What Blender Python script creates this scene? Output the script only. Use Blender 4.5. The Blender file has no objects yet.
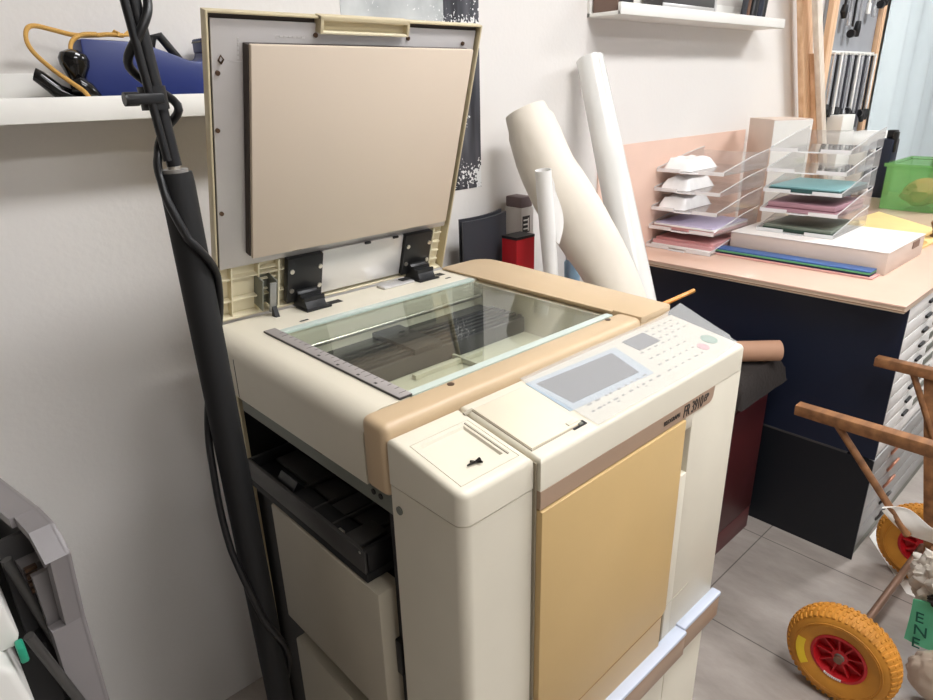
import bpy, bmesh, math, random
from mathutils import Vector, Matrix, noise
random.seed(7)
C = bpy.context.scene.collection
PI = math.pi
V = Vector

# ------------------------------------------------------------------ materials
def lin(c):
    o = []
    for v in c:
        v /= 255.0
        o.append(v / 12.92 if v <= 0.04045 else ((v + 0.055) / 1.055) ** 2.4)
    return (o[0], o[1], o[2], 1.0)

MATS = {}
def mat(name, rgb, rough=0.5, metal=0.0, var=0.06, scale=8.0, bump=0.0, bscale=60.0, spec=0.5, coat=0.0):
    if name in MATS: return MATS[name]
    m = bpy.data.materials.new(name); m.use_nodes = True
    nt = m.node_tree; b = nt.nodes['Principled BSDF']
    b.inputs['Roughness'].default_value = rough
    b.inputs['Metallic'].default_value = metal
    b.inputs['Specular IOR Level'].default_value = spec
    b.inputs['Coat Weight'].default_value = coat
    tc = nt.nodes.new('ShaderNodeTexCoord')
    n = nt.nodes.new('ShaderNodeTexNoise'); n.inputs['Scale'].default_value = scale; n.inputs['Detail'].default_value = 4
    nt.links.new(tc.outputs['Object'], n.inputs['Vector'])
    cr = nt.nodes.new('ShaderNodeValToRGB')
    c = lin(rgb)
    cr.color_ramp.elements[0].position = 0.3; cr.color_ramp.elements[1].position = 0.7
    cr.color_ramp.elements[0].color = (c[0]*(1-var), c[1]*(1-var), c[2]*(1-var), 1)
    cr.color_ramp.elements[1].color = (min(1,c[0]*(1+var)), min(1,c[1]*(1+var)), min(1,c[2]*(1+var)), 1)
    nt.links.new(n.outputs['Fac'], cr.inputs['Fac'])
    nt.links.new(cr.outputs['Color'], b.inputs['Base Color'])
    if bump > 0:
        n2 = nt.nodes.new('ShaderNodeTexNoise'); n2.inputs['Scale'].default_value = bscale; n2.inputs['Detail'].default_value = 3
        nt.links.new(tc.outputs['Object'], n2.inputs['Vector'])
        bp = nt.nodes.new('ShaderNodeBump'); bp.inputs['Strength'].default_value = bump; bp.inputs['Distance'].default_value = 0.01
        nt.links.new(n2.outputs['Fac'], bp.inputs['Height'])
        nt.links.new(bp.outputs['Normal'], b.inputs['Normal'])
    MATS[name] = m
    return m

def emit(name, rgb, s):
    m = bpy.data.materials.new(name); m.use_nodes = True
    nt = m.node_tree; nt.nodes.clear()
    o = nt.nodes.new('ShaderNodeOutputMaterial'); e = nt.nodes.new('ShaderNodeEmission')
    e.inputs['Color'].default_value = lin(rgb); e.inputs['Strength'].default_value = s
    nt.links.new(e.outputs[0], o.inputs[0]); return m

def clear(name, tint, body=0.0, bodyrgb=(255,255,255), brough=0.3, grough=0.02, ior=1.5, refl=1.0):
    """see-through sheet: transparent + fresnel gloss (+ some milky body)"""
    m = bpy.data.materials.new(name); m.use_nodes = True
    nt = m.node_tree; nt.nodes.clear()
    o = nt.nodes.new('ShaderNodeOutputMaterial')
    t = nt.nodes.new('ShaderNodeBsdfTransparent'); t.inputs[0].default_value = lin(tint)
    g = nt.nodes.new('ShaderNodeBsdfGlossy'); g.inputs['Roughness'].default_value = grough
    f = nt.nodes.new('ShaderNodeFresnel')
    ge = nt.nodes.new('ShaderNodeNewGeometry'); im = nt.nodes.new('ShaderNodeMix'); im.data_type = 'FLOAT'
    im.inputs[2].default_value = ior; im.inputs[3].default_value = 1/ior      # thin sheet: same gloss on both faces
    nt.links.new(ge.outputs['Backfacing'], im.inputs[0]); nt.links.new(im.outputs[0], f.inputs['IOR'])
    mx = nt.nodes.new('ShaderNodeMixShader')
    nt.links.new(f.outputs[0], mx.inputs[0])
    src = t
    if body > 0:
        d = nt.nodes.new('ShaderNodeBsdfDiffuse'); d.inputs[0].default_value = lin(bodyrgb)
        m2 = nt.nodes.new('ShaderNodeMixShader'); m2.inputs[0].default_value = body
        nt.links.new(t.outputs[0], m2.inputs[1]); nt.links.new(d.outputs[0], m2.inputs[2])
        src = m2
    nt.links.new(src.outputs[0], mx.inputs[1]); nt.links.new(g.outputs[0], mx.inputs[2])
    nt.links.new(mx.outputs[0], o.inputs[0])
    return m

def wood(name, a, b, scale=(2, 30, 30), rough=0.55):
    m = bpy.data.materials.new(name); m.use_nodes = True
    nt = m.node_tree; bs = nt.nodes['Principled BSDF']; bs.inputs['Roughness'].default_value = rough
    tc = nt.nodes.new('ShaderNodeTexCoord'); mp = nt.nodes.new('ShaderNodeMapping'); mp.inputs['Scale'].default_value = scale
    n = nt.nodes.new('ShaderNodeTexNoise'); n.inputs['Scale'].default_value = 1.5; n.inputs['Detail'].default_value = 6
    cr = nt.nodes.new('ShaderNodeValToRGB'); cr.color_ramp.elements[0].position = .35; cr.color_ramp.elements[1].position = .68
    cr.color_ramp.elements[0].color = lin(a); cr.color_ramp.elements[1].color = lin(b)
    nt.links.new(tc.outputs['Object'], mp.inputs[0]); nt.links.new(mp.outputs[0], n.inputs['Vector'])
    nt.links.new(n.outputs['Fac'], cr.inputs[0]); nt.links.new(cr.outputs[0], bs.inputs['Base Color'])
    return m

M_cream = mat('cream_plastic', (220, 213, 195), 0.42, var=0.03)
M_cream_d = mat('shaded_cream_plastic', (176, 168, 150), 0.5, var=0.05)  # cream darkened for the shaded left flank; also used in recess and seams
M_tan = mat('tan_plastic', (198, 173, 139), 0.42, var=0.04)
M_lidtan = mat('yellowed_plastic', (204, 190, 156), 0.45, var=0.05)
M_yellow = mat('ochre_plastic', (198, 167, 114), 0.42, var=0.03)
M_brown = mat('brown_stripe_paint', (164, 138, 116), 0.4, var=0.04)
M_rib = mat('pale_yellow_plastic', (222, 213, 184), 0.5, var=0.04)
M_pad = mat('beige_pad', (214, 198, 179), 0.6, var=0.02, scale=3)
M_steel = mat('brushed_steel', (196, 192, 190), 0.45, 0.4, var=0.08, scale=5)
M_silver = mat('silver_sheet', (214, 212, 210), 0.35, 0.45, var=0.05, scale=6)
M_screw = mat('zinc_screw', (200, 195, 185), 0.3, 0.9)
M_bronze = mat('bronze_screw', (98, 76, 60), 0.35, 0.7)
M_black = mat('black_plastic', (17, 17, 19), 0.4, var=0.1)
M_blackm = mat('matte_black', (13, 13, 14), 0.7, var=0.1)
M_dark = mat('dark_interior', (34, 33, 33), 0.7, var=0.15)
M_darkm = mat('dark_grey_metal', (70, 68, 66), 0.45, 0.3, var=0.15)
M_greymet = mat('grey_green_metal', (120, 122, 112), 0.5, 0.2, var=0.06)
M_foam = mat('dark_foam_and_shade', (74, 66, 62), 0.8)
M_display = mat('grey_display', (46, 49, 64), 0.3, var=0.1, scale=30)
M_dispsur = mat('pale_blue_surround', (176, 190, 202), 0.4)
M_ink = mat('grey_print', (140, 140, 138), 0.6)
M_green = mat('pale_green_button', (120, 165, 140), 0.4)
M_pink = mat('pink_button', (214, 150, 155), 0.4)
M_rim = mat('pale_blue_rim', (188, 195, 210), 0.4, var=0.03)
M_frost = mat('pale_glass_edge', (198, 210, 202), 0.25, var=0.02)
M_lens = mat('scanner_bed', (206, 200, 180), 0.5, var=0.05)
M_text = mat('black_print', (42, 38, 36), 0.5)
M_white = mat('white_paint', (238, 236, 230), 0.45, var=0.02)
M_wall = mat('wall_paint', (225, 221, 216), 0.85, var=0.02, scale=2.0, bump=0.05, bscale=90)
M_ceil = mat('ceiling_paint', (240, 238, 232), 0.9, var=0.01)
M_navy = mat('navy_board', (10, 21, 44), 0.55, var=0.08, scale=3)
M_navylow = mat('black_board', (10, 15, 23), 0.5, var=0.08, scale=3)
M_maroon = mat('maroon_paint', (72, 24, 26), 0.42, var=0.08)
M_red = mat('red_card', (190, 22, 34), 0.5)
M_blue = mat('blue_plastic', (22, 42, 108), 0.42, var=0.05)
M_cord = mat('tan_cord', (206, 160, 84), 0.8, bump=0.3, bscale=400)
M_gloss = mat('gloss_black', (12, 12, 13), 0.12, var=0.1)
M_char = mat('charcoal_sheet', (46, 47, 54), 0.6, var=0.05)
M_paper = mat('white_paper', (238, 236, 232), 0.7, var=0.02)
M_cone = mat('cream_paper', (228, 219, 204), 0.7, var=0.04, scale=4, bump=0.7, bscale=7)
M_film = mat('glossy_white_wrap', (226, 225, 220), 0.18, var=0.03, bump=0.12, bscale=14)
M_kraft = mat('brown_card', (174, 134, 108), 0.7, var=0.05)
M_beigebox = mat('pink_beige_card', (214, 196, 182), 0.6, var=0.03)
M_teal = mat('teal_folder', (130, 176, 178), 0.45)
M_tealdk = mat('dark_teal_card', (40, 78, 76), 0.5)
M_mauve = mat('mauve_paper', (170, 130, 140), 0.55)
M_lilac = mat('lilac_paper', (190, 180, 205), 0.6)
M_rose = mat('rose_paper', (214, 160, 160), 0.6)
M_olive = mat('grey_green_folder', (118, 126, 112), 0.5)
M_oliv2 = mat('dark_green_card', (44, 66, 54), 0.5)
M_fblue = mat('blue_folder', (66, 102, 160), 0.45)
M_fgreen = mat('green_folder', (92, 160, 112), 0.45)
M_fnavy = mat('navy_folder', (26, 36, 66), 0.45)
M_fpink = mat('pink_folder', (228, 172, 166), 0.5)
M_ybrd = mat('pale_yellow_card', (236, 206, 140), 0.55)
M_tyre = mat('yellow_rubber', (196, 132, 42), 0.65, var=0.14, scale=14)
M_hub = mat('red_plastic_hub', (188, 26, 34), 0.4)
M_stick = mat('yellow_sticker', (232, 196, 40), 0.5)
M_axle = mat('brown_steel', (120, 92, 74), 0.5, 0.3)
M_bag = mat('grey_plastic_bag', (202, 194, 182), 0.4, var=0.2, scale=10)
M_tornbag = mat('white_torn_plastic', (240, 236, 230), 0.4, var=0.03)
M_gcloth = mat('green_cloth', (104, 198, 156), 0.7)
M_gink = mat('dark_green_print', (30, 96, 78), 0.7)
M_canvas = mat('pale_canvas', (206, 190, 172), 0.75, var=0.06)
M_grey = mat('mid_grey_plastic', (122, 117, 117), 0.4, var=0.05)
M_greyd = mat('dark_grey_plastic', (66, 64, 64), 0.5, var=0.06)
M_offw = mat('off_white_plastic', (214, 212, 206), 0.35, var=0.02)
M_emer = mat('emerald_plastic', (30, 140, 110), 0.4)
M_tube = mat('light_blue_plastic', (150, 186, 214), 0.4)
M_pencil = mat('orange_wood_paint', (222, 140, 36), 0.4)
M_felt = mat('grey_brown_fabric', (40, 34, 31), 0.9, var=0.2, scale=12, bump=0.3, bscale=80)
M_drawer = mat('white_drawer_paint', (232, 230, 226), 0.4, var=0.02)
M_drawer2 = mat('grey_drawer_paint', (150, 149, 147), 0.4, var=0.08)
M_copper = mat('copper_ring', (196, 140, 116), 0.3, 0.6)
M_curt = mat('white_cloth', (206, 216, 218), 0.8, var=0.02)
M_curp = mat('pale_pink_cloth', (222, 198, 200), 0.8, var=0.03)
M_gpanel = mat('grey_panel', (150, 152, 156), 0.6)
M_toolsil = mat('tool_chrome', (215, 218, 222), 0.25, 0.7)
M_leather = mat('brown_turned_wood', (110, 76, 54), 0.5)
M_woodc = wood('cart_wood', (116, 78, 48), (158, 110, 70), (3, 30, 30))
M_woodp = wood('pale_pine', (206, 164, 126), (232, 196, 160), (30, 30, 2))
M_woodg = wood('grey_pale_wood', (214, 200, 184), (232, 222, 208), (30, 30, 2))
M_top = mat('pink_laminate', (226, 192, 172), 0.22, var=0.05, scale=4, coat=0.3)
M_topedge = mat('laminate_edge', (214, 192, 170), 0.4)
M_pinkbrd = mat('salmon_board', (226, 193, 175), 0.4, var=0.03)
M_glass = clear('platen_glass_clear', (250, 253, 250), ior=1.5)
M_pane = clear('window_glass', (245, 248, 250), ior=1.45)
M_tray = clear('clear_acrylic', (250, 250, 250), body=0.05, grough=0.05, ior=1.6)
M_trayed = clear('clear_acrylic_rim', (250, 250, 250), body=0.55, grough=0.05)
M_haze = clear('milky_film', (252, 252, 252), body=0.20, bodyrgb=(236, 237, 236), grough=0.25, ior=1.3)
M_gbin = clear('translucent_green', (228, 244, 222), body=0.22, bodyrgb=(150, 214, 140), grough=0.1)
M_glare = mat('white_tray_glare', (244, 242, 240), 0.25, var=0.03, scale=20, bump=0.35, bscale=22)

def floor_mat():
    m = bpy.data.materials.new('grey_stone_tile'); m.use_nodes = True
    nt = m.node_tree; b = nt.nodes['Principled BSDF']; b.inputs['Roughness'].default_value = 0.38
    tc = nt.nodes.new('ShaderNodeTexCoord')
    mp = nt.nodes.new('ShaderNodeMapping'); mp.inputs['Location'].default_value = (-1.466 + 4.52, -0.672 + 4.5, 0)
    nt.links.new(tc.outputs['Object'], mp.inputs[0])
    br = nt.nodes.new('ShaderNodeTexBrick'); br.offset = 0.0; br.squash = 1.0
    br.inputs['Scale'].default_value = 1.0; br.inputs['Mortar Size'].default_value = 0.002
    br.inputs['Brick Width'].default_value = 0.452; br.inputs['Row Height'].default_value = 0.9
    br.inputs['Mortar Smooth'].default_value = 0.1
    br.inputs['Color1'].default_value = (1, 1, 1, 1); br.inputs['Color2'].default_value = (.9, .9, .9, 1)
    br.inputs['Mortar'].default_value = (.35, .34, .33, 1)
    nt.links.new(mp.outputs[0], br.inputs['Vector'])
    mp2 = nt.nodes.new('ShaderNodeMapping'); mp2.inputs['Scale'].default_value = (6, 2.2, 1); mp2.inputs['Rotation'].default_value = (0, 0, .5)
    nt.links.new(tc.outputs['Object'], mp2.inputs[0])
    n = nt.nodes.new('ShaderNodeTexNoise'); n.inputs['Scale'].default_value = 1.2; n.inputs['Detail'].default_value = 8; n.inputs['Roughness'].default_value = .65
    nt.links.new(mp2.outputs[0], n.inputs['Vector'])
    cr = nt.nodes.new('ShaderNodeValToRGB'); cr.color_ramp.elements[0].position = .3; cr.color_ramp.elements[1].position = .72
    cr.color_ramp.elements[0].color = lin((136, 127, 119)); cr.color_ramp.elements[1].color = lin((182, 173, 165))
    nt.links.new(n.outputs['Fac'], cr.inputs[0])
    mx = nt.nodes.new('ShaderNodeMixRGB'); mx.blend_type = 'MULTIPLY'; mx.inputs[0].default_value = 1
    nt.links.new(cr.outputs[0], mx.inputs[1]); nt.links.new(br.outputs['Color'], mx.inputs[2])
    nt.links.new(mx.outputs[0], b.inputs['Base Color'])
    return m
M_floor = floor_mat()

def poster_mat():
    """black and white photograph: blossoms against dark trunks and a pale sky"""
    m = bpy.data.materials.new('black_and_white_print'); m.use_nodes = True
    nt = m.node_tree; b = nt.nodes['Principled BSDF']; b.inputs['Roughness'].default_value = 0.5
    tc = nt.nodes.new('ShaderNodeTexCoord')
    sep = nt.nodes.new('ShaderNodeSeparateXYZ'); nt.links.new(tc.outputs['Object'], sep.inputs[0])
    # vertical trunks
    mp = nt.nodes.new('ShaderNodeMapping'); mp.inputs['Scale'].default_value = (1, 1, .12); nt.links.new(tc.outputs['Object'], mp.inputs[0])
    n1 = nt.nodes.new('ShaderNodeTexNoise'); n1.inputs['Scale'].default_value = 22; n1.inputs['Detail'].default_value = 3
    nt.links.new(mp.outputs[0], n1.inputs['Vector'])
    c1 = nt.nodes.new('ShaderNodeValToRGB'); c1.color_ramp.elements[0].position = .4; c1.color_ramp.elements[1].position = .75
    c1.color_ramp.elements[0].color = lin((36, 36, 42)); c1.color_ramp.elements[1].color = lin((104, 104, 110))
    nt.links.new(n1.outputs['Fac'], c1.inputs[0])
    # pale area on the left two thirds
    ml = nt.nodes.new('ShaderNodeMath'); ml.operation = 'LESS_THAN'; ml.inputs[1].default_value = 0.085
    nt.links.new(sep.outputs[0], ml.inputs[0])
    n2 = nt.nodes.new('ShaderNodeTexNoise'); n2.inputs['Scale'].default_value = 9; n2.inputs['Detail'].default_value = 4
    nt.links.new(tc.outputs['Object'], n2.inputs['Vector'])
    c2 = nt.nodes.new('ShaderNodeValToRGB'); c2.color_ramp.elements[0].position = .35; c2.color_ramp.elements[1].position = .65
    c2.color_ramp.elements[0].color = lin((166, 170, 170)); c2.color_ramp.elements[1].color = lin((205, 208, 206))
    nt.links.new(n2.outputs['Fac'], c2.inputs[0])
    mxa = nt.nodes.new('ShaderNodeMixRGB'); nt.links.new(ml.outputs[0], mxa.inputs[0])
    nt.links.new(c1.outputs[0], mxa.inputs[1]); nt.links.new(c2.outputs[0], mxa.inputs[2])
    # blossom clusters
    n3 = nt.nodes.new('ShaderNodeTexNoise'); n3.inputs['Scale'].default_value = 7; n3.inputs['Detail'].default_value = 1
    nt.links.new(tc.outputs['Object'], n3.inputs['Vector'])
    n4 = nt.nodes.new('ShaderNodeTexNoise'); n4.inputs['Scale'].default_value = 120; n4.inputs['Detail'].default_value = 2
    nt.links.new(tc.outputs['Object'], n4.inputs['Vector'])
    a = nt.nodes.new('ShaderNodeMath'); a.operation = 'MULTIPLY_ADD'; a.inputs[1].default_value = 1.6; 
    nt.links.new(n3.outputs['Fac'], a.inputs[0]); nt.links.new(n4.outputs['Fac'], a.inputs[2])
    g = nt.nodes.new('ShaderNodeMath'); g.operation = 'GREATER_THAN'; g.inputs[1].default_value = 1.47
    nt.links.new(a.outputs[0], g.inputs[0])
    mxb = nt.nodes.new('ShaderNodeMixRGB'); mxb.inputs[2].default_value = lin((228, 228, 226))
    nt.links.new(g.outputs[0], mxb.inputs[0]); nt.links.new(mxa.outputs[0], mxb.inputs[1])
    nt.links.new(mxb.outputs[0], b.inputs['Base Color'])
    return m
M_poster = poster_mat()

# ------------------------------------------------------------------ mesh builder
class MB:
    def __init__(s, xf=None):
        s.bm = bmesh.new(); s.mats = []; s.xf = xf
    def _mi(s, m):
        if m not in s.mats: s.mats.append(m)
        return s.mats.index(m)
    def _add(s, t, m, smooth=None):
        mi = s._mi(m)
        if s.xf is not None: bmesh.ops.transform(t, matrix=s.xf, verts=t.verts)
        for f in t.faces:
            f.material_index = mi
            if smooth is not None: f.smooth = smooth
        me = bpy.data.meshes.new('tmp'); t.to_mesh(me); t.free()
        s.bm.from_mesh(me); bpy.data.meshes.remove(me)
        return s
    def box(s, a, b, m, bev=0.0, seg=2, rot=None):
        t = bmesh.new(); bmesh.ops.create_cube(t, size=1)
        a = V(a); b = V(b); c = (a + b) / 2; d = b - a
        bmesh.ops.scale(t, vec=(abs(d.x), abs(d.y), abs(d.z)), verts=t.verts)
        if bev > 0:
            bmesh.ops.bevel(t, geom=t.edges[:], offset=min(bev, min(abs(d.x), abs(d.y), abs(d.z)) * .49), segments=seg, profile=.5, affect='EDGES')
        if rot is not None: bmesh.ops.transform(t, matrix=rot, verts=t.verts)
        bmesh.ops.translate(t, vec=c, verts=t.verts)
        return s._add(t, m, bev > 0.004)
    def prism(s, pts, axis, lo, hi, m, bev=0.0, seg=2):
        """extrude polygon pts (2-D) along axis; axis 0: pts=(y,z), 1: (x,z), 2: (x,y)"""
        t = bmesh.new()
        def mk(p, h):
            return (h, p[0], p[1]) if axis == 0 else ((p[0], h, p[1]) if axis == 1 else (p[0], p[1], h))
        A = [t.verts.new(mk(p, lo)) for p in pts]; B = [t.verts.new(mk(p, hi)) for p in pts]
        n = len(pts)
        t.faces.new(A); t.faces.new(B[::-1])
        for i in range(n): t.faces.new((A[i], B[i], B[(i+1) % n], A[(i+1) % n]))
        bmesh.ops.recalc_face_normals(t, faces=t.faces)
        if bev > 0: bmesh.ops.bevel(t, geom=t.edges[:], offset=bev, segments=seg, profile=.5, affect='EDGES')
        return s._add(t, m, False)
    def loft(s, P, R, m, n=16, cap=True, smooth=True, wall=0.0):
        """tube along points P with radii R (hollow if wall>0)"""
        P = [V(p) for p in P]
        if not isinstance(R, (list, tuple)): R = [R] * len(P)
        t = bmesh.new(); rings = []; inner = []
        up = None
        for i, p in enumerate(P):
            d = (P[min(i+1, len(P)-1)] - P[max(i-1, 0)]).normalized()
            if up is None:
                up = d.orthogonal().normalized()
            else:
                up = (up - d * up.dot(d)).normalized()
            w = d.cross(up)
            rings.append([t.verts.new(p + (up*math.cos(2*PI*k/n) + w*math.sin(2*PI*k/n)) * R[i]) for k in range(n)])
            if wall > 0:
                inner.append([t.verts.new(p + (up*math.cos(2*PI*k/n) + w*math.sin(2*PI*k/n)) * max(R[i]-wall, .0005)) for k in range(n)])
        for rs, flip in ((rings, 0), (inner, 1)):
            for a, b in zip(rs, rs[1:]):
                for k in range(n):
                    q = (a[k], a[(k+1) % n], b[(k+1) % n], b[k])
                    t.faces.new(q[::-1] if flip else q)
        if wall > 0:
            for r, q, fl in ((rings[0], inner[0], 1), (rings[-1], inner[-1], 0)):
                for k in range(n):
                    f = (r[k], r[(k+1) % n], q[(k+1) % n], q[k]); t.faces.new(f[::-1] if fl else f)
        elif cap:
            t.faces.new(rings[0][::-1]); t.faces.new(rings[-1])
        bmesh.ops.recalc_face_normals(t, faces=t.faces)
        for f in t.faces: f.smooth = smooth and len(f.verts) == 4
        return s._add(t, m)
    def cyl(s, a, b, r, m, n=20, r2=None, wall=0.0):
        return s.loft([a, b], [r, r if r2 is None else r2], m, n=n, wall=wall)
    def lathe(s, prof, o, axis, m, n=40):
        """prof: (radius, height) list revolved about axis through o"""
        o = V(o); ax = V(axis).normalized(); u = ax.orthogonal().normalized(); w = ax.cross(u)
        t = bmesh.new(); rings = []
        for r, h in prof:
            if r < 1e-6: rings.append([t.verts.new(o + ax*h)])
            else: rings.append([t.verts.new(o + ax*h + (u*math.cos(2*PI*k/n) + w*math.sin(2*PI*k/n))*r) for k in range(n)])
        for a, b in zip(rings, rings[1:]):
            for k in range(n):
                va = [a[k % len(a)], a[(k+1) % len(a)]]; vb = [b[(k+1) % len(b)], b[k % len(b)]]
                q = []
                for v in va + vb:
                    if v not in q: q.append(v)
                if len(q) > 2: t.faces.new(q)
        bmesh.ops.recalc_face_normals(t, faces=t.faces)
        return s._add(t, m, True)
    def ball(s, c, r, m, sc=(1, 1, 1), nz=0.0, f=4.0, sub=3, seed=0.0):
        t = bmesh.new(); bmesh.ops.create_icosphere(t, subdivisions=sub, radius=1)
        for v in t.verts:
            k = 1.0
            if nz: k += nz * noise.turbulence(v.co*f + V((seed, seed*2, -seed)), 3, True) - nz*.5
            v.co = V((v.co.x*sc[0], v.co.y*sc[1], v.co.z*sc[2])) * (r*k)
        bmesh.ops.translate(t, vec=c, verts=t.verts)
        return s._add(t, m, True)
    def grid(s, fn, nu, nv, m, thick=0.0, smooth=True):
        """sheet from fn(u,v) -> point, u,v in 0..1, given a thickness"""
        t = bmesh.new()
        g = [[t.verts.new(fn(i/nu, j/nv)) for j in range(nv+1)] for i in range(nu+1)]
        for i in range(nu):
            for j in range(nv):
                t.faces.new((g[i][j], g[i+1][j], g[i+1][j+1], g[i][j+1]))
        bmesh.ops.recalc_face_normals(t, faces=t.faces)
        if thick > 0: bmesh.ops.solidify(t, geom=t.faces[:], thickness=thick)
        return s._add(t, m, smooth)
    def build(s, name, parent=None, origin=None):
        me = bpy.data.meshes.new(name); s.bm.normal_update()
        bm = s.bm
        if parent is None:
            if origin is None:
                xs = [v.co for v in bm.verts]
                origin = V(((min(c.x for c in xs)+max(c.x for c in xs))/2, (min(c.y for c in xs)+max(c.y for c in xs))/2, min(c.z for c in xs)))
            bmesh.ops.translate(bm, vec=-V(origin), verts=bm.verts)
        for f in bm.faces: f.smooth = True
        bm.to_mesh(me); bm.free()
        me.set_sharp_from_angle(angle=math.radians(38))
        for m in s.mats: me.materials.append(m)
        o = bpy.data.objects.new(name, me); C.objects.link(o)
        if parent is None: o.location = origin
        else:
            o.parent = parent
            w = parent.location.copy() if parent.parent is None else V((0, 0, 0))
            if parent.type == 'EMPTY' or parent.parent is None:
                o.matrix_parent_inverse = Matrix.Translation(-w)
        return o

def tag(o, label, cat, group=None):
    o['label'] = label; o['category'] = cat
    if group: o['group'] = group
    return o
def thing(name, label, cat, loc, group=None):
    o = bpy.data.objects.new(name, None); C.objects.link(o)
    o.empty_display_size = .05; o.location = loc
    return tag(o, label, cat, group)
def structure(name, mb, origin=(0, 0, 0)):
    o = mb.build(name, None, origin); o['kind'] = 'structure'; return o
def part(mb, name, parent, label=None):
    o = mb.build(name, parent)
    if label: o['label'] = label
    return o
def copy_tree(o, parent=None):
    c = o.copy(); C.objects.link(c)
    if parent is not None: c.parent = parent
    for ch in list(o.children): copy_tree(ch, c)
    return c
def text_mesh(body, size, m, mw, depth=0.0006, shear=0.0, sx=1.0, name='lettering', parent=None):
    cu = bpy.data.curves.new('t', 'FONT'); cu.body = body; cu.size = size; cu.extrude = depth; cu.shear = shear
    to = bpy.data.objects.new('t', cu); C.objects.link(to)
    bpy.context.view_layer.update()
    dg = bpy.context.evaluated_depsgraph_get()
    me = bpy.data.meshes.new_from_object(to.evaluated_get(dg))
    bpy.data.objects.remove(to); bpy.data.curves.remove(cu)
    t = bmesh.new(); t.from_mesh(me); bpy.data.meshes.remove(me)
    bmesh.ops.transform(t, matrix=mw @ Matrix.Diagonal((sx, 1, 1, 1)), verts=t.verts)
    mb = MB(); mb._add(t, m)
    return part(mb, name, parent)
def frame_matrix(o, x, y):
    x = V(x).normalized(); y = V(y).normalized(); z = x.cross(y)
    return Matrix.Translation(V(o)) @ Matrix((x, y, z)).transposed().to_4x4()
FRONT = lambda x, y, z: frame_matrix((x, y, z), (1, 0, 0), (0, 0, 1))

# ------------------------------------------------------------------ camera
F_PX = 661.09
cam = bpy.data.cameras.new('camera'); cam.sensor_width = 36; cam.lens = F_PX/933*36; cam.clip_start = .02
co = bpy.data.objects.new('camera', cam); C.objects.link(co)
r0 = V((0.7295076, -0.68354032, -0.02431655)); r1 = V((-0.26854266, -0.25354248, -0.92930138)); r2 = V((0.62904968, 0.68446245, -0.3685209))
rot = Matrix((r0, -r1, -r2)).transposed().to_4x4()
co.matrix_world = Matrix.Translation((0, 0, 1.4)) @ rot
bpy.context.scene.camera = co

# ------------------------------------------------------------------ the room
X0, X1, Y0, Y1, ZC = -1.6, 6.4, -3.2, 1.315, 2.75
structure('floor', MB().box((X0-.1, Y0-.1, -.08), (X1+.1, Y1+.1, 0), M_floor))
structure('ceiling', MB().box((X0-.1, Y0-.1, ZC), (X1+.1, Y1+.1, ZC+.1), M_ceil))
structure('wall_back', MB().box((X0-.1, Y1, 0), (X1+.1, Y1+.1, ZC), M_wall))
structure('wall_left', MB().box((X0-.1, Y0, 0), (X0, Y1, ZC), mat('bounce_cut_grey', (136, 130, 124), .85, var=.02)))  # unseen wall, greyed to cut bounce onto the machine's left flank
structure('wall_right', MB().box((X1, Y0, 0), (X1+.1, Y1, ZC), M_wall))
WX0, WX1, WZ0, WZ1 = 2.6, 6.1, .35, 2.45
mb = MB()
mb.box((X0, Y0-.1, 0), (WX0, Y0, ZC), M_wall).box((WX1, Y0-.1, 0), (X1, Y0, ZC), M_wall)
mb.box((WX0, Y0-.1, 0), (WX1, Y0, WZ0), M_wall).box((WX0, Y0-.1, WZ1), (WX1, Y0, ZC), M_wall)
structure('wall_front', mb)
mb = MB()
for x in (WX0, (WX0+WX1)/2-.03, WX1-.06): mb.box((x, Y0-.08, WZ0), (x+.06, Y0-.02, WZ1), M_white, .004)
for z in (WZ0, WZ1-.06): mb.box((WX0+.06, Y0-.08, z), (WX1-.06, Y0-.02, z+.06), M_white, .004)
w1 = structure('window_1', mb, (4.1, Y0, WZ0))
part(MB().box((WX0+.06, Y0-.055, WZ0+.06), (WX1-.06, Y0-.05, WZ1-.06), M_pane), 'pane', w1)

# ------------------------------------------------------------------ the copier
XL, XR = .382, .990
cop = thing('duplicator_machine', 'large cream and tan office duplicator with its scanner lid standing open', 'copier', (.69, .72, 0))
# chassis
mb = MB()
mb.box((.403, .575, .02), (.975, 1.03, .795), M_dark, .004)
mb.box((.60, .575, .795), (.975, 1.03, .945), M_dark)
mb.box((.392, 1.0, .78), (.60, 1.035, .945), M_dark).box((.390, .985, .05), (.396, 1.035, .945), M_lidtan)
mb.box((.392, .560, .02), (.975, .575, .945), M_dark)
part(mb, 'chassis', cop)
mb = MB()
mb.box((.388, .562, .918), (.398, .965, .9455), M_greymet)
for y in (.92, .72): mb.box((.3865, y, .938), (.389, y+.016, .9445), M_bronze)
for y in (.585, .60): mb.cyl((.3882, y, .934), (.3865, y, .934), .004, M_dark, 8)
part(mb, 'metal_strip', cop)
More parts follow.
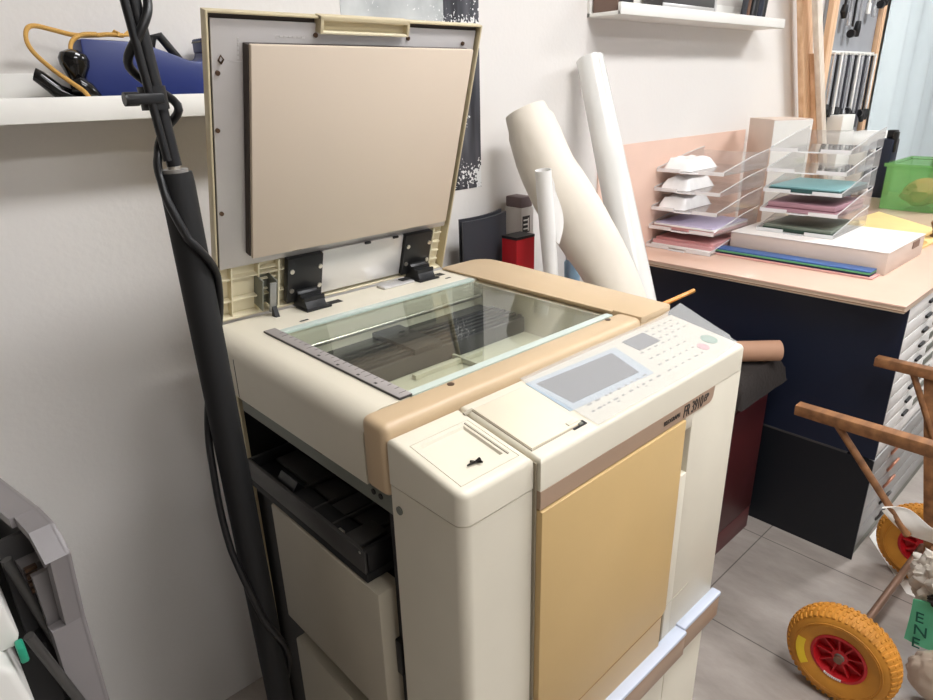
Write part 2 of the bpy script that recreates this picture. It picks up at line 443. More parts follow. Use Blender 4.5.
# scanner housing with the well
mb = MB()
ZT = 1.040
prof = [(XL, .945), (XL, ZT-.03)] + [(XL+.03-.03*math.cos(a), ZT-.03+.03*math.sin(a)) for a in [PI/2*k/7 for k in range(1, 8)]] + [(.455, ZT), (.455, .945)]
mb.prism(prof, 1, .604, 1.05, M_cream)
mb.box((.455, .941, .945), (.90, 1.05, ZT), M_cream)
mb.box((.89, .604, .945), (XR, 1.05, ZT-.006), M_cream)
mb.box((.455, .604, .945), (.89, .941, .962), M_lens)
mb.box((.455, .604, .962), (.89, .6175, 1.030), M_lens)
mb.box((XL-.0004, .957, .947), (XL+.002, .9585, 1.012), M_dark)
part(mb, 'scanner_housing', cop)
mb = MB()
mb.box((.456, .618, .962), (.485, .94, .990), mat('olive_rail', (120, 116, 92), .5), .001)
mb.box((.486, .80, .963), (.888, .925, .992), M_darkm, .002)
for k in range(6): mb.box((.49, .806+.014*k, .992), (.885, .8125+.014*k, .997), M_dark)
mb.box((.62, .80, .992), (.68, .92, 1.003), M_dark, .001)
mb.box((.70, .66, .963), (.706, .80, .972), M_lens, .001)
mb.box((.60, .775, .963), (.75, .785, .970), M_lens)
part(mb, 'scan_carriage', cop)
part(MB().cyl((.49, .918, 1.012), (.885, .918, 1.012), .004, M_screw, 12), 'guide_rod', cop)
part(MB().box((.4605, .6175, 1.034), (.8895, .9395, 1.0385), M_glass), 'platen_glass', cop)
part(MB().box((.4605, .9395, 1.036), (.8895, .953, 1.0412), M_frost), 'glass_edge', cop)
part(MB().box((.4605, .604, 1.036), (.8895, .6175, 1.0412), M_frost), 'glass_edge', cop)
# ruler strip
mb = MB(); mb.box((.440, .604, 1.0402), (.4605, .962, 1.0432), M_greyd, .0006)
mb.box((.4408, .605, 1.0430), (.4602, .961, 1.0438), mat('grey_ruler', (158, 152, 149), .5), .0003)
rl = part(mb, 'ruler', cop)
mb = MB()
for k in range(22): mb.box((.4525 if k % 5 else .448, .615+.015*k, 1.0436), (.459, .6156+.015*k, 1.0441), M_text)
for y in (.66, .70, .75, .80): mb.box((.444, y, 1.0436), (.4475, y+.005, 1.0441), M_text)
part(mb, 'tick_marks', rl)
# tan front trim + right cover
mb = MB()
mb.box((XL-.003, .556, .945), (.906, .6045, 1.0435), M_tan, .011, 4)
part(mb, 'front_trim', cop)
for x, y in ((.512, .589), (.858, .592)): part(MB().cyl((x, y, 1.0434), (x, y, 1.0442), .005, M_bronze, 14), 'trim_screw', cop)
mb = MB()
cv = [(.9005, .556), (.988, .556), (.994, .562), (1.018, .97), (1.012, 1.02), (.985, 1.046), (.9005, 1.046)]
cv = [(.9005, .556), (.988, .556), (.994, .562)] + [(1.018, .95)] + [(.978+.04*math.cos(a), 1.006+.04*math.sin(a)) for a in [PI/2*k/5 for k in range(6)]] + [(.9005, 1.046)]
mb.prism(cv, 2, 1.0345, 1.0455, M_tan, .0015)
cv2 = [(.9005, .5565), (.986, .5565), (.991, .563), (.991, .60), (.9005, .60)]
mb.prism(cv2, 2, .97, 1.035, M_tan, .002)
mb.box((.8945, .612, 1.0415), (.91, 1.044, 1.0452), M_tan, .001)
part(mb, 'platen_side_cover', cop)
# back strip fittings
mb = MB()
mb.prism([(1.018, 1.040), (1.032, 1.040), (1.030, 1.056), (1.026, 1.058)], 0, .492, .500, M_black)
mb.box((.51, .966, 1.0398), (.526, .971, 1.0404), M_dark).box((.855, .985, 1.0398), (.868, .99, 1.0404), M_dark)
mb.box((.60, 1.012, 1.0398), (.625, 1.03, 1.0404), M_dark).box((.86, 1.012, 1.0398), (.876, 1.03, 1.0404), M_dark)
part(mb, 'deck_slots', cop)
part(MB().box((.72, 1.012, 1.040), (.795, 1.042, 1.0455), M_silver, .003).box((.77, 1.02, 1.0465), (.79, 1.035, 1.048), M_dark), 'latch_block', cop)

# --- lid (leans a little forward of upright): local x, u (up the lid), n (towards the viewer)
LU = V((0, -.28, .96)); LU.normalize(); LN = V((0, -LU.z, LU.y))
LM = Matrix.Translation((0, 1.048, 1.041)) @ Matrix(((1, 0, 0), LU, LN)).transposed().to_4x4()
lx0, lx1 = .4035, .9
mb = MB(LM)
mb.box((lx0, .10, -.0165), (lx1, .4785, -.0135), M_lidtan, .001).box((lx0, .002, -.026), (lx1, .102, -.022), M_lidtan, .001)
mb.box((lx0+.004, .10, -.0136), (lx1-.004, .474, -.0125), M_foam)  # dark liner painting in the shade of the gap round the plate
for x in (lx0, lx1-.0035): mb.box((x, .10, -.0155), (x+.0035, .4785, -.001), M_lidtan, .0012).box((x, .002, -.024), (x+.0035, .10, -.001), M_lidtan, .0012)
mb.box((lx0+.003, .4750, -.0155), (lx1-.003, .4785, -.001), M_lidtan, .0012)
mb.box((lx0+.003, .098, -.024), (lx1-.003, .101, -.012), M_lidtan)
mb.box((lx0+.005, .002, -.022), (lx1-.005, .006, -.004), M_rib, .001)
lid = part(mb, 'lid', cop)
mb = MB(LM)
mb.box((lx0+.009, .098, -.011), (lx1-.008, .468, -.008), M_steel, .0006)
part(mb, 'lid_inner_plate', lid)
mb = MB(LM)
mb.box((.457, .121, -.008), (.872, .440, .006), M_foam, .001)
mb.box((.4585, .1195, .006), (.8735, .4415, .0135), M_pad, .0015)
part(mb, 'platen_pad', lid)
mb = MB(LM)
mb.box((.570, .4735, -.012), (.733, .4805, .006), M_lidtan, .0015)
mb.box((.570, .456, -.012), (.733, .460, .006), M_rib, .0015)
mb.box((.570, .457, -.012), (.575, .48, .006), M_lidtan, .001).box((.728, .457, -.012), (.733, .48, .006), M_lidtan, .001)
mb.box((.574, .459, -.0078), (.729, .475, -.004), M_lidtan)
part(mb, 'lid_handle', lid)
mb = MB(LM)
mb.box((lx0+.005, .006, -.022), (lx1-.005, .098, -.0205), M_rib)
for x in (.43, .478): mb.box((x, .006, -.0205), (x+.0022, .097, -.006), M_rib)
for x in (.515, .862): mb.box((x, .006, -.0205), (x+.003, .097, -.006), M_rib)
for u in (.034, .075):
    mb.box((lx0+.005, u, -.0205), (.53, u+.0025, -.0085), M_rib)
for u in (.022, .042, .062, .082):
    mb.box((.80, u, -.0205), (lx1-.012, u+.0025, -.010), M_rib)
    if u > .03: mb.box((.48, u, -.0205), (.516, u+.0022, -.012), M_rib)
part(mb, 'rib_grid', lid)
for i, (xa, xb) in enumerate(((.528, .598), (.784, .852))):
    mb = MB(LM); mb.box((xa, .012, -.010), (xb, .0985, .003), M_black, .0012)
    hp = part(mb, 'hinge_plate', lid)
    for x in (xa+.008, xb-.006):
        for u in (.036, .074): part(MB(LM).cyl((x, u, .003), (x, u, .0052), .0042, M_screw, 12), 'plate_screw', lid)
    mb = MB()
    xc = xa+.018
    mb.prism([(1.002, 1.0405), (1.06, 1.0405), (1.052, 1.075), (1.040, 1.078), (1.030, 1.066), (1.012, 1.060)], 0, xc, xc+.04, M_black, .0015)
    mb.box((xc-.003, 1.0, 1.0402), (xc+.048, 1.04, 1.044), M_black, .001)
    for k in range(3): mb.box((xc-.0005, 1.010+.012*k, 1.055+.005*k), (xc+.0405, 1.0145+.012*k, 1.0635+.005*k), M_blackm)
    part(mb, 'hinge_knuckle', cop)
mb = MB(LM)
mb.box((.600, .013, -.010), (.782, .099, -.003), M_silver, .0008)
for x in (.69, .755): mb.box((x, .0965, -.003), (x+.012, .1005, .0005), M_dark)
part(mb, 'hinge_cover_plate', lid)
mb = MB(LM)
mb.box((.477, .014, -.02), (.4795, .072, .010), M_greymet, .0005).box((.499, .012, -.02), (.5015, .072, .016), M_greymet, .0005)
mb.box((.4795, .014, -.02), (.5, .070, -.017), M_greymet).box((.488, .012, .0125), (.5015, .068, .016), mat('zinc_bracket', (150, 150, 146), .4, .5), .0005)
part(mb, 'lid_bracket', lid)
for x, u in ((.416, .40), (.413, .322), (.4145, .195), (.566, .452), (.738, .452), (.86, .447)):
    part(MB(LM).cyl((x+.004, u, -.008), (x+.004, u, -.0055), .0034, M_bronze, 12), 'lid_screw', lid)
mb = MB(LM)
mb.loft([(.425, .412, -.006), (.428, .418, -.005), (.424, .423, -.005), (.421, .417, -.005), (.425, .412, -.006)], .0012, M_bronze, 6)
part(mb, 'wire_loop', lid)
part(MB(LM).box((.535, .114, -.008), (.553, .12, .004), M_bronze), 'copper_clip', lid)
mb = MB(LM)
for k in range(7): mb.box((.506+.007*k, .4465+.001*(k % 2), -.0081), (.511+.007*k, .4495, -.0076), M_silver)
part(mb, 'stamped_mark', lid)
mb = MB(LM)
mb.box((.436, .4145, -.0081), (.456, .4151, -.0076), M_silver)
for k in range(5): mb.box((.449, .418+.006*k, -.0081), (.4515, .422+.006*k, -.0076), M_silver)
part(mb, 'stamped_mark', lid)

# --- left front column
YF = .430
def rrect(x0, y0, x1, y1, r, n=5, cs=(1, 1, 1, 1)):
    o = []
    for (cx, cy, a0, on) in ((x1-r, y1-r, 0, cs[0]), (x0+r, y1-r, PI/2, cs[1]), (x0+r, y0+r, PI, cs[2]), (x1-r, y0+r, 1.5*PI, cs[3])):
        if on: o += [(cx+r*math.cos(a0+PI/2*k/n), cy+r*math.sin(a0+PI/2*k/n)) for k in range(n+1)]
        else: o.append((x1 if a0 in (0, 1.5*PI) else x0, y1 if a0 in (0, PI/2) else y0))
    return o
mb = MB(); mb.prism(rrect(XL+.001, YF, .4928, .5545, .014, cs=(0, 0, 1, 0)), 2, .02, .9665, M_cream)
col = part(mb, 'front_column', cop)
part(MB().cyl((XL+.0015, .54, .938), (XL-.0008, .54, .938), .0055, M_greymet, 14), 'side_bolt', col)
# wedge-shaped cap with the shallow tray recess: built from the sloping top plane
SL = .165
def ztop(y): return 1.0085+(y-.422)*SL
def slope_slab(mb, pts, t0, t1, m, bev=0.0):
    """prism following the sloping panel top: pts (x,y), heights t0..t1 above the panel plane"""
    t = bmesh.new()
    A = [t.verts.new((x, y, ztop(y)+t0)) for x, y in pts]; B = [t.verts.new((x, y, ztop(y)+t1)) for x, y in pts]
    t.faces.new(A[::-1]); t.faces.new(B); n = len(pts)
    for i in range(n): t.faces.new((A[i], A[(i+1) % n], B[(i+1) % n], B[i]))
    bmesh.ops.recalc_face_normals(t, faces=t.faces)
    if bev > 0: bmesh.ops.bevel(t, geom=t.edges[:], offset=bev, segments=2, profile=.5, affect='EDGES')
    return mb._add(t, m, False)
def wedge(mb, pts, z0, m, bev, top=0.0, steps=()):
    t = bmesh.new()
    A = [t.verts.new((x, y, z0)) for x, y in pts]; B = [t.verts.new((x, y, ztop(y)+top)) for x, y in pts]
    t.faces.new(A[::-1]); tf = t.faces.new(B); n = len(pts)
    for i in range(n): t.faces.new((A[i], A[(i+1) % n], B[(i+1) % n], B[i]))
    bmesh.ops.recalc_face_normals(t, faces=t.faces)
    if bev > 0:
        bmesh.ops.bevel(t, geom=[e for e in tf.edges], offset=bev, segments=4, profile=.5, affect='EDGES')
    if steps:
        t.normal_update()
        top_f = max((f for f in t.faces if f.normal.z > .9), key=lambda f: f.calc_area())
        el = top_f.edges[:]; bmesh.ops.delete(t, geom=[top_f], context='FACES_ONLY')
        loops = [[t.verts.new((x, y, ztop(y)+top+dz)) for x, y in ((ra[0], ra[1]), (ra[2], ra[1]), (ra[2], ra[3]), (ra[0], ra[3]))] for ra, dz in steps]
        e0 = [t.edges.new((loops[0][i], loops[0][(i+1) % 4])) for i in range(4)]
        bmesh.ops.triangle_fill(t, edges=el+e0, use_beauty=True)
        for la, lb in zip(loops, loops[1:]):
            for i in range(4): t.faces.new((la[i], la[(i+1) % 4], lb[(i+1) % 4], lb[i]))
        t.faces.new(loops[-1])
        bmesh.ops.recalc_face_normals(t, faces=t.faces)
    mb._add(t, m)
    return mb
mb = MB()
wedge(mb, rrect(XL, YF-.001, .4928, .5545, .014, cs=(0, 0, 1, 0)), .9685, M_cream, .007, -.001, (((.3935, .4420, .4838, .5285), 0), ((.3941, .4426, .4832, .5279), -.0016), ((.3947, .4432, .4826, .5273), 0), ((.4035, .4560, .4710, .5215), 0), ((.4050, .4580, .4695, .5200), -.0035)))
cap = part(mb, 'column_cap', cop)
mb = MB()
slope_slab(mb, [(.4745, .452), (.4768, .452), (.4768, .524), (.4745, .524)], -.002, .0004, M_cream_d)
part(mb, 'cap_ridge', cap)
# --- control panel
mb = MB()
wedge(mb, [(.4955, .420), (XR-.004, .420), (XR, .424), (XR, .555), (.4955, .555)], .9665, M_cream, .006)
cp = part(mb, 'control_panel', cop)
part(MB().box((.4928, .4255, .60), (.4955, .554, 1.003), mat('shadow_gap_plastic', (150, 140, 120), .6)), 'panel_gap', cop)
mb = MB()
slope_slab(mb, [(.5000, .4375), (.594, .4375), (.594, .5380), (.5000, .5380)], -.001, .0012, mat('flap_groove', (170, 160, 140), .6))
slope_slab(mb, [(.5015, .4390), (.593, .4390), (.593, .5365), (.5015, .5365)], -.001, .0026, mat('cream_flap', (222, 212, 190), .45), .0006)
slope_slab(mb, [(.487, .5355), (.503, .5375), (.503, .5405), (.487, .5395)], -.001, .0016, M_cream_d)
fl = part(mb, 'flap', cop)
mb = MB()
slope_slab(mb, [(.574, .4345), (.599, .4345), (.599, .4425), (.574, .4425)], -.001, .0010, M_dark)
slope_slab(mb, [(.572, .4415), (.592, .4415), (.592, .4475), (.572, .4475)], .0005, .0042, M_cream, .0006)
slope_slab(mb, [(.586, .436), (.593, .436), (.593, .441), (.586, .441)], .0, .0025, M_greymet)
part(mb, 'flap_latch', fl)
mb = MB(); slope_slab(mb, [(.602, .4640), (.782, .4560), (.798, .5350), (.604, .5420)], -.001, .0008, M_dispsur)
ds = part(mb, 'display_surround', cp)
mb = MB(); slope_slab(mb, [(.620, .4735), (.764, .4690), (.778, .5260), (.6155, .5330)], 0, .0013, M_display)
part(mb, 'display', cp)
mb = MB(); slope_slab(mb, [(.823, .507), (.880, .507), (.880, .539), (.823, .539)], -.001, .0012, M_display)
part(mb, 'small_display', cp)
for nm, x, y, rr, m in (('start_button', .955, .464, .0135, M_green), ('stop_button', .922, .456, .0095, M_pink)):
    mb = MB(); slope_slab(mb, [(x+rr*math.cos(2*PI*k/20), y+rr*math.sin(2*PI*k/20)) for k in range(20)], -.001, .0014, m)
    part(mb, nm, cp)
mb = MB()
rnd = random.Random(3)
for row, (y, xs, xe) in enumerate(((.4455, .625, .785), (.4585, .632, .775))):
    x = xs
    while x < xe:
        w = rnd.uniform(.003, .010); slope_slab(mb, [(x, y), (x+w, y), (x+w, y+.0025), (x, y+.0025)], 0, .0009, M_ink)
        if row == 0 and rnd.random() < .5: slope_slab(mb, [(x, y-.005), (x+w*.6, y-.005), (x+w*.6, y-.0035), (x, y-.0035)], 0, .0009, M_ink)
        x += w + rnd.uniform(.004, .014)
for i in range(6):
    for j in range(4):
        x = .805+.019*i+.004*j; y = .446+.018*j
        if x < .915 or j > 1:
            w = rnd.uniform(.004, .008); slope_slab(mb, [(x, y), (x+w, y), (x+w, y+.002), (x, y+.002)], 0, .0009, M_ink)
for i in range(5):
    for j in range(3):
        x = .888+.018*i; y = .512+.013*j
        slope_slab(mb, [(x, y), (x+.006, y), (x+.006, y+.002), (x, y+.002)], 0, .0009, M_ink)
part(mb, 'button_legends', cp)
# --- brown stripe with its lettering, rounded right end
mb = MB()
st = [(.4955, .9415)] + [(.880, .9415)] + [(.886+.014*math.cos(a), .9535+.012*math.sin(a)) for a in [-PI/2+PI/2*k/6 for k in range(1, 7)]] + [(.902, .9662), (.4955, .9662)]
mb.prism(st, 1, .4195, .44, M_brown)
bs = part(mb, 'brown_stripe', cop)
text_mesh('RISOGRAPH', .0100, M_text, FRONT(.758, .4193, .9505), sx=.80, parent=bs)
text_mesh('FR 3910', .0265, M_text, FRONT(.810, .4193, .9448), shear=.18, sx=.63, parent=bs)
text_mesh('EP', .0165, M_text, FRONT(.8690, .4193, .9500), shear=.18, sx=.80, parent=bs)
# --- doors and lower front
mb = MB()
mb.prism([(.4955, .47), (.806, .47), (.806, .578), (.8175, .5865), (.8175, .9392), (.4955, .9392)], 1, .4165, .45, M_yellow, .0012)
mb.prism([(.4955, .5660), (.806, .5790), (.806, .5802), (.4955, .5672)], 1, .4160, .4170, mat('ochre_seam', (140, 104, 58), .6))
part(mb, 'ochre_door', cop, 'ochre front door')
mb = MB()
mb.box((.819, .4215, .50), (.8225, .455, .965), M_cream_d)
mb.box((.8425, .4205, .50), (XR, .455, .9655), M_cream, .002)
mb.box((.8215, .4205, .50), (.8435, .455, .838), M_cream, .001).box((.8215, .4205, .918), (.8435, .455, .9655), M_cream, .001)
mb.box((.8215, .440, .836), (.8435, .455, .92), M_cream_d)
mb.prism([(.8215, .5865), (.895, .5915), (.895, .5922), (.8215, .5872)], 1, .4199, .421, M_cream_d)
part(mb, 'front_panel', cop)
mb = MB()
mb.box((.965, .455, .46), (XR-.001, 1.03, .944), M_cream, .002)
part(mb, 'side_panel', cop)
mb = MB()
mb.box((.49, .4005, .462), (.868, .43, .508), M_brown, .002).box((.868, .4045, .464), (.996, .43, .512), M_brown, .002)
part(mb, 'ledge', cop, 'brown ledge with a pale blue rim')
rm = MB(); rm.box((.49, .3985, .507), (.869, .4215, .5155), M_rim, .003).box((.867, .4030, .5105), (.998, .4215, .5195), M_rim, .003)
part(rm, 'ledge_rim', bpy.data.objects['ledge'])
mb = MB()
mb.box((.50, .418, .0), (.84, .56, .466), M_cream, .002).box((.8415, .418, .0), (.972, .56, .466), M_cream, .002)
mb.box((.45, .56, 0), (.97, 1.0, .02), M_dark)
part(mb, 'base_cabinet', cop)
# --- left flank: black paper tray, cream panels
mb = MB()
mb.box((.366, .602, .815), (.372, .932, .850), M_darkm, .001)
mb.box((.368, .602, .805), (.60, .609, .853), M_black, .001).box((.368, .926, .805), (.60, .933, .85), M_black, .001)
mb.box((.366, .60, .803), (.60, .934, .816), M_blackm, .001)
mb.box((.372, .612, .826), (.598, .923, .832), M_black)
mb.box((.372, .66, .832), (.40, .80, .844), M_blackm, .002)
mb.box((.41, .62, .832), (.45, .92, .838), M_darkm, .002)
for y in (.64, .69, .74, .80): mb.box((.376, y, .838), (.59, y+.004, .8445), M_darkm, .0006)
mb.box((.374, .625, .838), (.42, .66, .8455), M_darkm, .002).box((.374, .70, .838), (.45, .735, .842), M_greyd, .002)
mb.box((.372, .66, .838), (.376, .672, .849), M_screw, .001)
mb.prism([(.372, .838), (.40, .838), (.385, .857)], 1, .80, .85, M_black)
pt = part(mb, 'paper_tray', cop, 'black paper feed tray')
part(MB().cyl((.3655, .612, .846), (.3735, .612, .846), .0022, M_screw, 8), 'tray_pin', pt)
mb = MB()
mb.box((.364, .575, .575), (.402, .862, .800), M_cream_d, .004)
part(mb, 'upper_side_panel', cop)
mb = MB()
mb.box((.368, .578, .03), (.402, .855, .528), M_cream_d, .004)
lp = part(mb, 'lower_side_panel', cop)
part(MB().box((.384, .563, .655), (.398, .5755, .715), M_black, .002), 'side_latch', cop)

# film lying over the control panel
mb = MB()
def filmf(u, v):
    x = .606+.412*u; y = .4225+.132*v
    z = ztop(min(max(y, .424), .554))+.0022
    if x > .93: z += .010*max(0, (x-.93)/.09)**1.5*v
    if u > .72 and v < .12: y += .010*(u-.72)/.28
    return V((x - .03*(1-v)*max(0, u-.85)/.15, y, z + .0006*math.sin(9*u+5*v)))
mb.grid(filmf, 36, 10, M_haze, .0003)
tag(mb.build('plastic_film'), 'milky clear plastic film sheet lying over the duplicator control panel', 'film')
# little black screw in the cap recess
scw = MB()
zc = ztop(.466)-.0042
scw.loft([(.424, .465, zc+.0022), (.437, .464, zc+.0025)], [.0010, .0018], M_gloss, 8)
scw.loft([(.437, .464, zc+.0025), (.442, .4635, zc+.003)], [.0018, .0030], M_gloss, 8)
scw.loft([(.433, .470, zc+.0015), (.441, .458, zc+.0025)], .0014, M_gloss, 8)
tag(scw.build('small_screw'), 'tiny black wing screw lying on the cream front corner of the duplicator', 'screw')
# orange pencil
mb = MB()
mb.cyl((.9908, .62, 1.0115), (1.165, .62, 1.0145), .0042, M_pencil, 6)
mb.cyl((1.165, .62, 1.0145), (1.186, .62, 1.0149), .0044, mat('worn_brass', (196, 140, 70), .4, .3), 10)
tag(mb.build('pencil'), 'orange pencil sticking out sideways behind the duplicator lid cover', 'pencil')

# ------------------------------------------------------------------ black stand in front of the left flank
PX, PY = .292, .80
sd = thing('light_stand', 'tall black tubular stand with a cable wound round it, left of the duplicator', 'stand', (PX, PY, 0))
def pol(z): return V((PX - .004 + .024*(1.32-z)/1.3, PY, z))
mb = MB(); mb.loft([pol(.22), pol(1.306), pol(1.318)], [.0195, .0195, .0185], M_blackm, 28)
part(mb, 'pole', sd)
mb = MB(); mb.cyl(pol(1.318), pol(1.3215), .0150, mat('grey_collar', (150, 146, 140), .4, .5), 24)
mb.cyl(pol(1.3215), pol(1.328), .007, M_screw, 16); part(mb, 'collar', sd)
a, b = V((PX-.003, PY, 1.325)), V((PX-.028, PY+.01, 1.72))
mb = MB(); mb.cyl(a, b, .0082, M_black, 16)
part(mb, 'upper_tube', sd)
a2, b2 = V((PX-.014, PY-.012, 1.332)), V((PX-.044, PY-.004, 1.72))
mb = MB(); mb.cyl(a2, b2, .0045, M_black, 12); part(mb, 'thin_rod', sd)
mb = MB()
mb.cyl((PX-.012, PY, 1.386), (PX-.013, PY, 1.410), .0145, M_black, 20)
mb.box((PX-.044, PY-.016, 1.392), (PX-.006, PY-.002, 1.403), M_black, .002)
mb.cyl((PX-.046, PY-.009, 1.3975), (PX-.032, PY-.009, 1.3975), .0072, M_black, 14)
part(mb, 'clamp', sd)
# cable winding down the stand
pts = []
def cable_axis(z):
    if z > 1.33: 
        t = (z-1.325)/.395; return V((PX-.003-.025*t, PY+.01*t, z))
    return pol(z)
N = 300
for i in range(N+1):
    z = 1.70 - 1.50*i/N
    rad = .0142 if z > 1.34 else (.0142+(1.34-z)/.05*.0100 if z > 1.29 else .0242)
    turns = [(z_, math.radians(a_)) for z_, a_ in ((1.70, 520), (1.53, 400), (1.495, 340), (1.463, 250), (1.432, 160), (1.408, 70), (1.388, -20), (1.365, 70), (1.335, 160), (1.31, 200), (1.245, 250), (1.19, 340), (1.07, 430), (.95, 520), (.80, 545), (.67, 610), (.58, 690), (.45, 790), (.19, 900))]
    for (za, ta), (zb, tb) in zip(turns, turns[1:]):
        if za >= z >= zb: th = ta + (tb-ta)*(za-z)/(za-zb)
    bul = .005*math.exp(-((z-.85)/.09)**2) + .006*math.exp(-((z-1.432)/.02)**2) + .005*math.exp(-((z-1.385)/.02)**2)
    pts.append(cable_axis(z) + V((math.cos(th), math.sin(th), 0))*(rad+bul))
mb = MB(); mb.loft(pts, .0048, M_black, 10)
part(mb, 'cable', sd)
mb = MB(); mb.cyl((PX+.018, PY, .16), (PX+.018, PY, .24), .024, M_black, 20); part(mb, 'leg_hub', sd)
for an in (100, 185, 262):
    c, s_ = math.cos(math.radians(an)), math.sin(math.radians(an)); o = V((PX+.018, PY, 0))
    mb = MB(); mb.loft([o+V((c*.02, s_*.02, .20)), o+V((c*.16, s_*.16, .10)), o+V((c*.24, s_*.24, .009))], .009, M_black, 10)
    part(mb, 'leg', sd)

# ------------------------------------------------------------------ left wall ledge
mb = MB()
for x0, x1, z0, h, nm, lab in ((-.75, .78, 1.366, .036, 'left', 'white picture ledge on the wall to the left of the raised lid'),
                               (1.715, 2.775, 1.580, .031, 'right', 'white picture ledge high on the wall above the paper rolls')):
    e = thing('wall_ledge', lab, 'shelf', ((x0+x1)/2, 1.26, z0), 'white picture ledges')
    part(MB().box((x0, 1.2, z0), (x1, 1.3145, z0+.010), M_white, .001), 'ledge_floor', e)
    part(MB().box((x0, 1.198, z0), (x1, 1.2085, z0+h), M_white, .001), 'front_lip', e)
    part(MB().box((x0, 1.3045, z0), (x1, 1.3148, z0+.072), M_white, .001), 'back_rail', e)
zl = 1.3765
# blue tape dispenser
td = thing('tape_dispenser', 'blue desk tape dispenser standing on the left wall ledge', 'tape dispenser', (.43, 1.255, zl))
mb = MB()
pr = [(.334, zl), (.562, zl), (.562, 1.488), (.541, 1.488), (.538, 1.462), (.526, 1.4545), (.508, 1.456), (.462, 1.472), (.435, 1.4815), (.405, 1.4845), (.339, 1.4865)]
mb.prism(pr, 1, 1.242, 1.299, M_blue, .004)
part(mb, 'body', td)
mb = MB()
mb.loft([(.452, 1.27, 1.47), (.460, 1.27, 1.492), (.472, 1.27, 1.496), (.500, 1.27, 1.458)], [.007]*4, M_black, 10)
part(mb, 'tape_arm', td)
mb = MB(); mb.box((.536, 1.249, 1.470), (.5415, 1.292, 1.492), M_blue, .002)
for k in range(8): mb.prism([(.534, 1.486), (.5385, 1.4928), (.5385, 1.486)], 1, 1.251+.005*k, 1.2555+.005*k, M_darkm)
part(mb, 'cutter', td)
# black handles with a tan cord
JX = Matrix.Translation((.0355, -.002, .0005)) @ Matrix.Translation((.28, 1.235, zl)) @ Matrix.Diagonal((.90, .9, 1.0, 1)) @ Matrix.Translation((-.28, -1.235, -zl))
jr = thing('corded_handles', 'glossy black handle pieces with a loop of tan cord on the left wall ledge', 'tool', (.29, 1.235, zl))
JH = Matrix.Translation((0, 0, zl)) @ Matrix.Diagonal((1, 1, 1.20, 1)) @ Matrix.Translation((0, 0, -zl)) @ JX
mb = MB(JH)
mb.loft([(.224, 1.243, 1.425), (.232, 1.24, 1.420), (.255, 1.236, 1.402), (.278, 1.234, 1.393), (.290, 1.234, 1.392)], [.0085, .0095, .0105, .0115, .010], M_gloss, 16)
part(mb, 'handle', jr)
mb = MB(JH)
mb.lathe([(0, 0), (.018, .001), (.0165, .012), (.011, .026), (.010, .034), (.0165, .046), (.0225, .056), (.024, .064), (.020, .071), (.008, .0755), (0, .076)], (.281, 1.236, zl+.002), (.10, 0, 1), M_gloss, 28)
part(mb, 'knob', jr)
mb = MB(JH)
mb.loft([(.270, 1.224, 1.408), (.284, 1.220, 1.4105), (.296, 1.220, 1.403), (.306, 1.222, 1.393), (.309, 1.224, 1.388)], [.008, .0125, .0125, .0115, .007], M_gloss, 16)
part(mb, 'ring', jr)
cpts = [(.303, 1.2135, 1.385), (.295, 1.2105, 1.394), (.286, 1.2085, 1.408), (.272, 1.212, 1.420), (.252, 1.225, 1.438), (.232, 1.24, 1.462), (.226, 1.25, 1.480), (.232, 1.26, 1.497), (.246, 1.265, 1.503), (.275, 1.268, 1.498), (.305, 1.268, 1.492), (.34, 1.268, 1.4925), (.360, 1.266, 1.494), (.385, 1.262, 1.4928)]
def spline(P, n=8):
    P = [V(p) for p in P]; o = []
    for i in range(len(P)-1):
        a = P[max(i-1, 0)]; b = P[i]; c = P[i+1]; d = P[min(i+2, len(P)-1)]
        for k in range(n):
            t = k/n; o.append(.5*((2*b)+(c-a)*t+(2*a-5*b+4*c-d)*t*t+(3*b-a-3*c+d)*t**3))
    return o+[P[-1]]
mb = MB(JX); mb.loft(spline(cpts), .0036, M_cord, 10)
mb.loft(spline([(.292, 1.236, 1.452), (.288, 1.246, 1.466), (.296, 1.256, 1.482), (.315, 1.262, 1.492), (.34, 1.262, 1.4935)]), .0036, M_cord, 10)
for k in range(6): mb.loft([(.385, 1.262, 1.4928), (.396+.001*k, 1.258+.002*k, 1.4925+.0022*k)], [.0022, .0012], M_cord, 6)
mb.loft([(.368, 1.270, 1.494), (.372, 1.265, 1.4995), (.377, 1.259, 1.496), (.373, 1.257, 1.491)], .0024, M_cord, 8)
part(mb, 'cord', jr)
# poster
mb = MB(); mb.grid(lambda u, v: V((.873+.405*u, 1.3143-.0015*math.sin(PI*u)*v, 1.15+.52*v)), 12, 12, M_poster, .0006)
tag(mb.build('poster', None, (1.075, 1.3125, 1.15)), 'black and white photo poster of blossoms and dark trunks behind the raised lid', 'poster')

# right ledge items (only their lower ends are in view)
zr = 1.5905
it = thing('brown_box', 'small dark brown box at the left end of the high ledge', 'box', (1.77, 1.255, zr))
mb = MB(); mb.box((1.722, 1.215, zr), (1.80, 1.30, zr+.06), mat('brown_box_wood', (120, 96, 84), .5), .002); part(mb, 'body', it)
part(MB().box((1.729, 1.2135, zr+.012), (1.793, 1.2155, zr+.053), M_dark), 'front_panel', it)
it = thing('grey_case', 'long low grey boxy case with a silver band in the middle of the high ledge', 'case', (2.13, 1.25, zr))
mb = MB(); mb.box((1.96, 1.222, zr), (2.285, 1.29, zr+.085), M_greyd, .004); part(mb, 'body', it)
mb = MB(); mb.box((1.962, 1.2195, zr+.018), (2.27, 1.223, zr+.034), M_silver, .001); part(mb, 'trim_band', it)
part(MB().box((2.272, 1.2195, zr+.004), (2.286, 1.2235, zr+.07), M_silver, .001), 'end_plate', it)
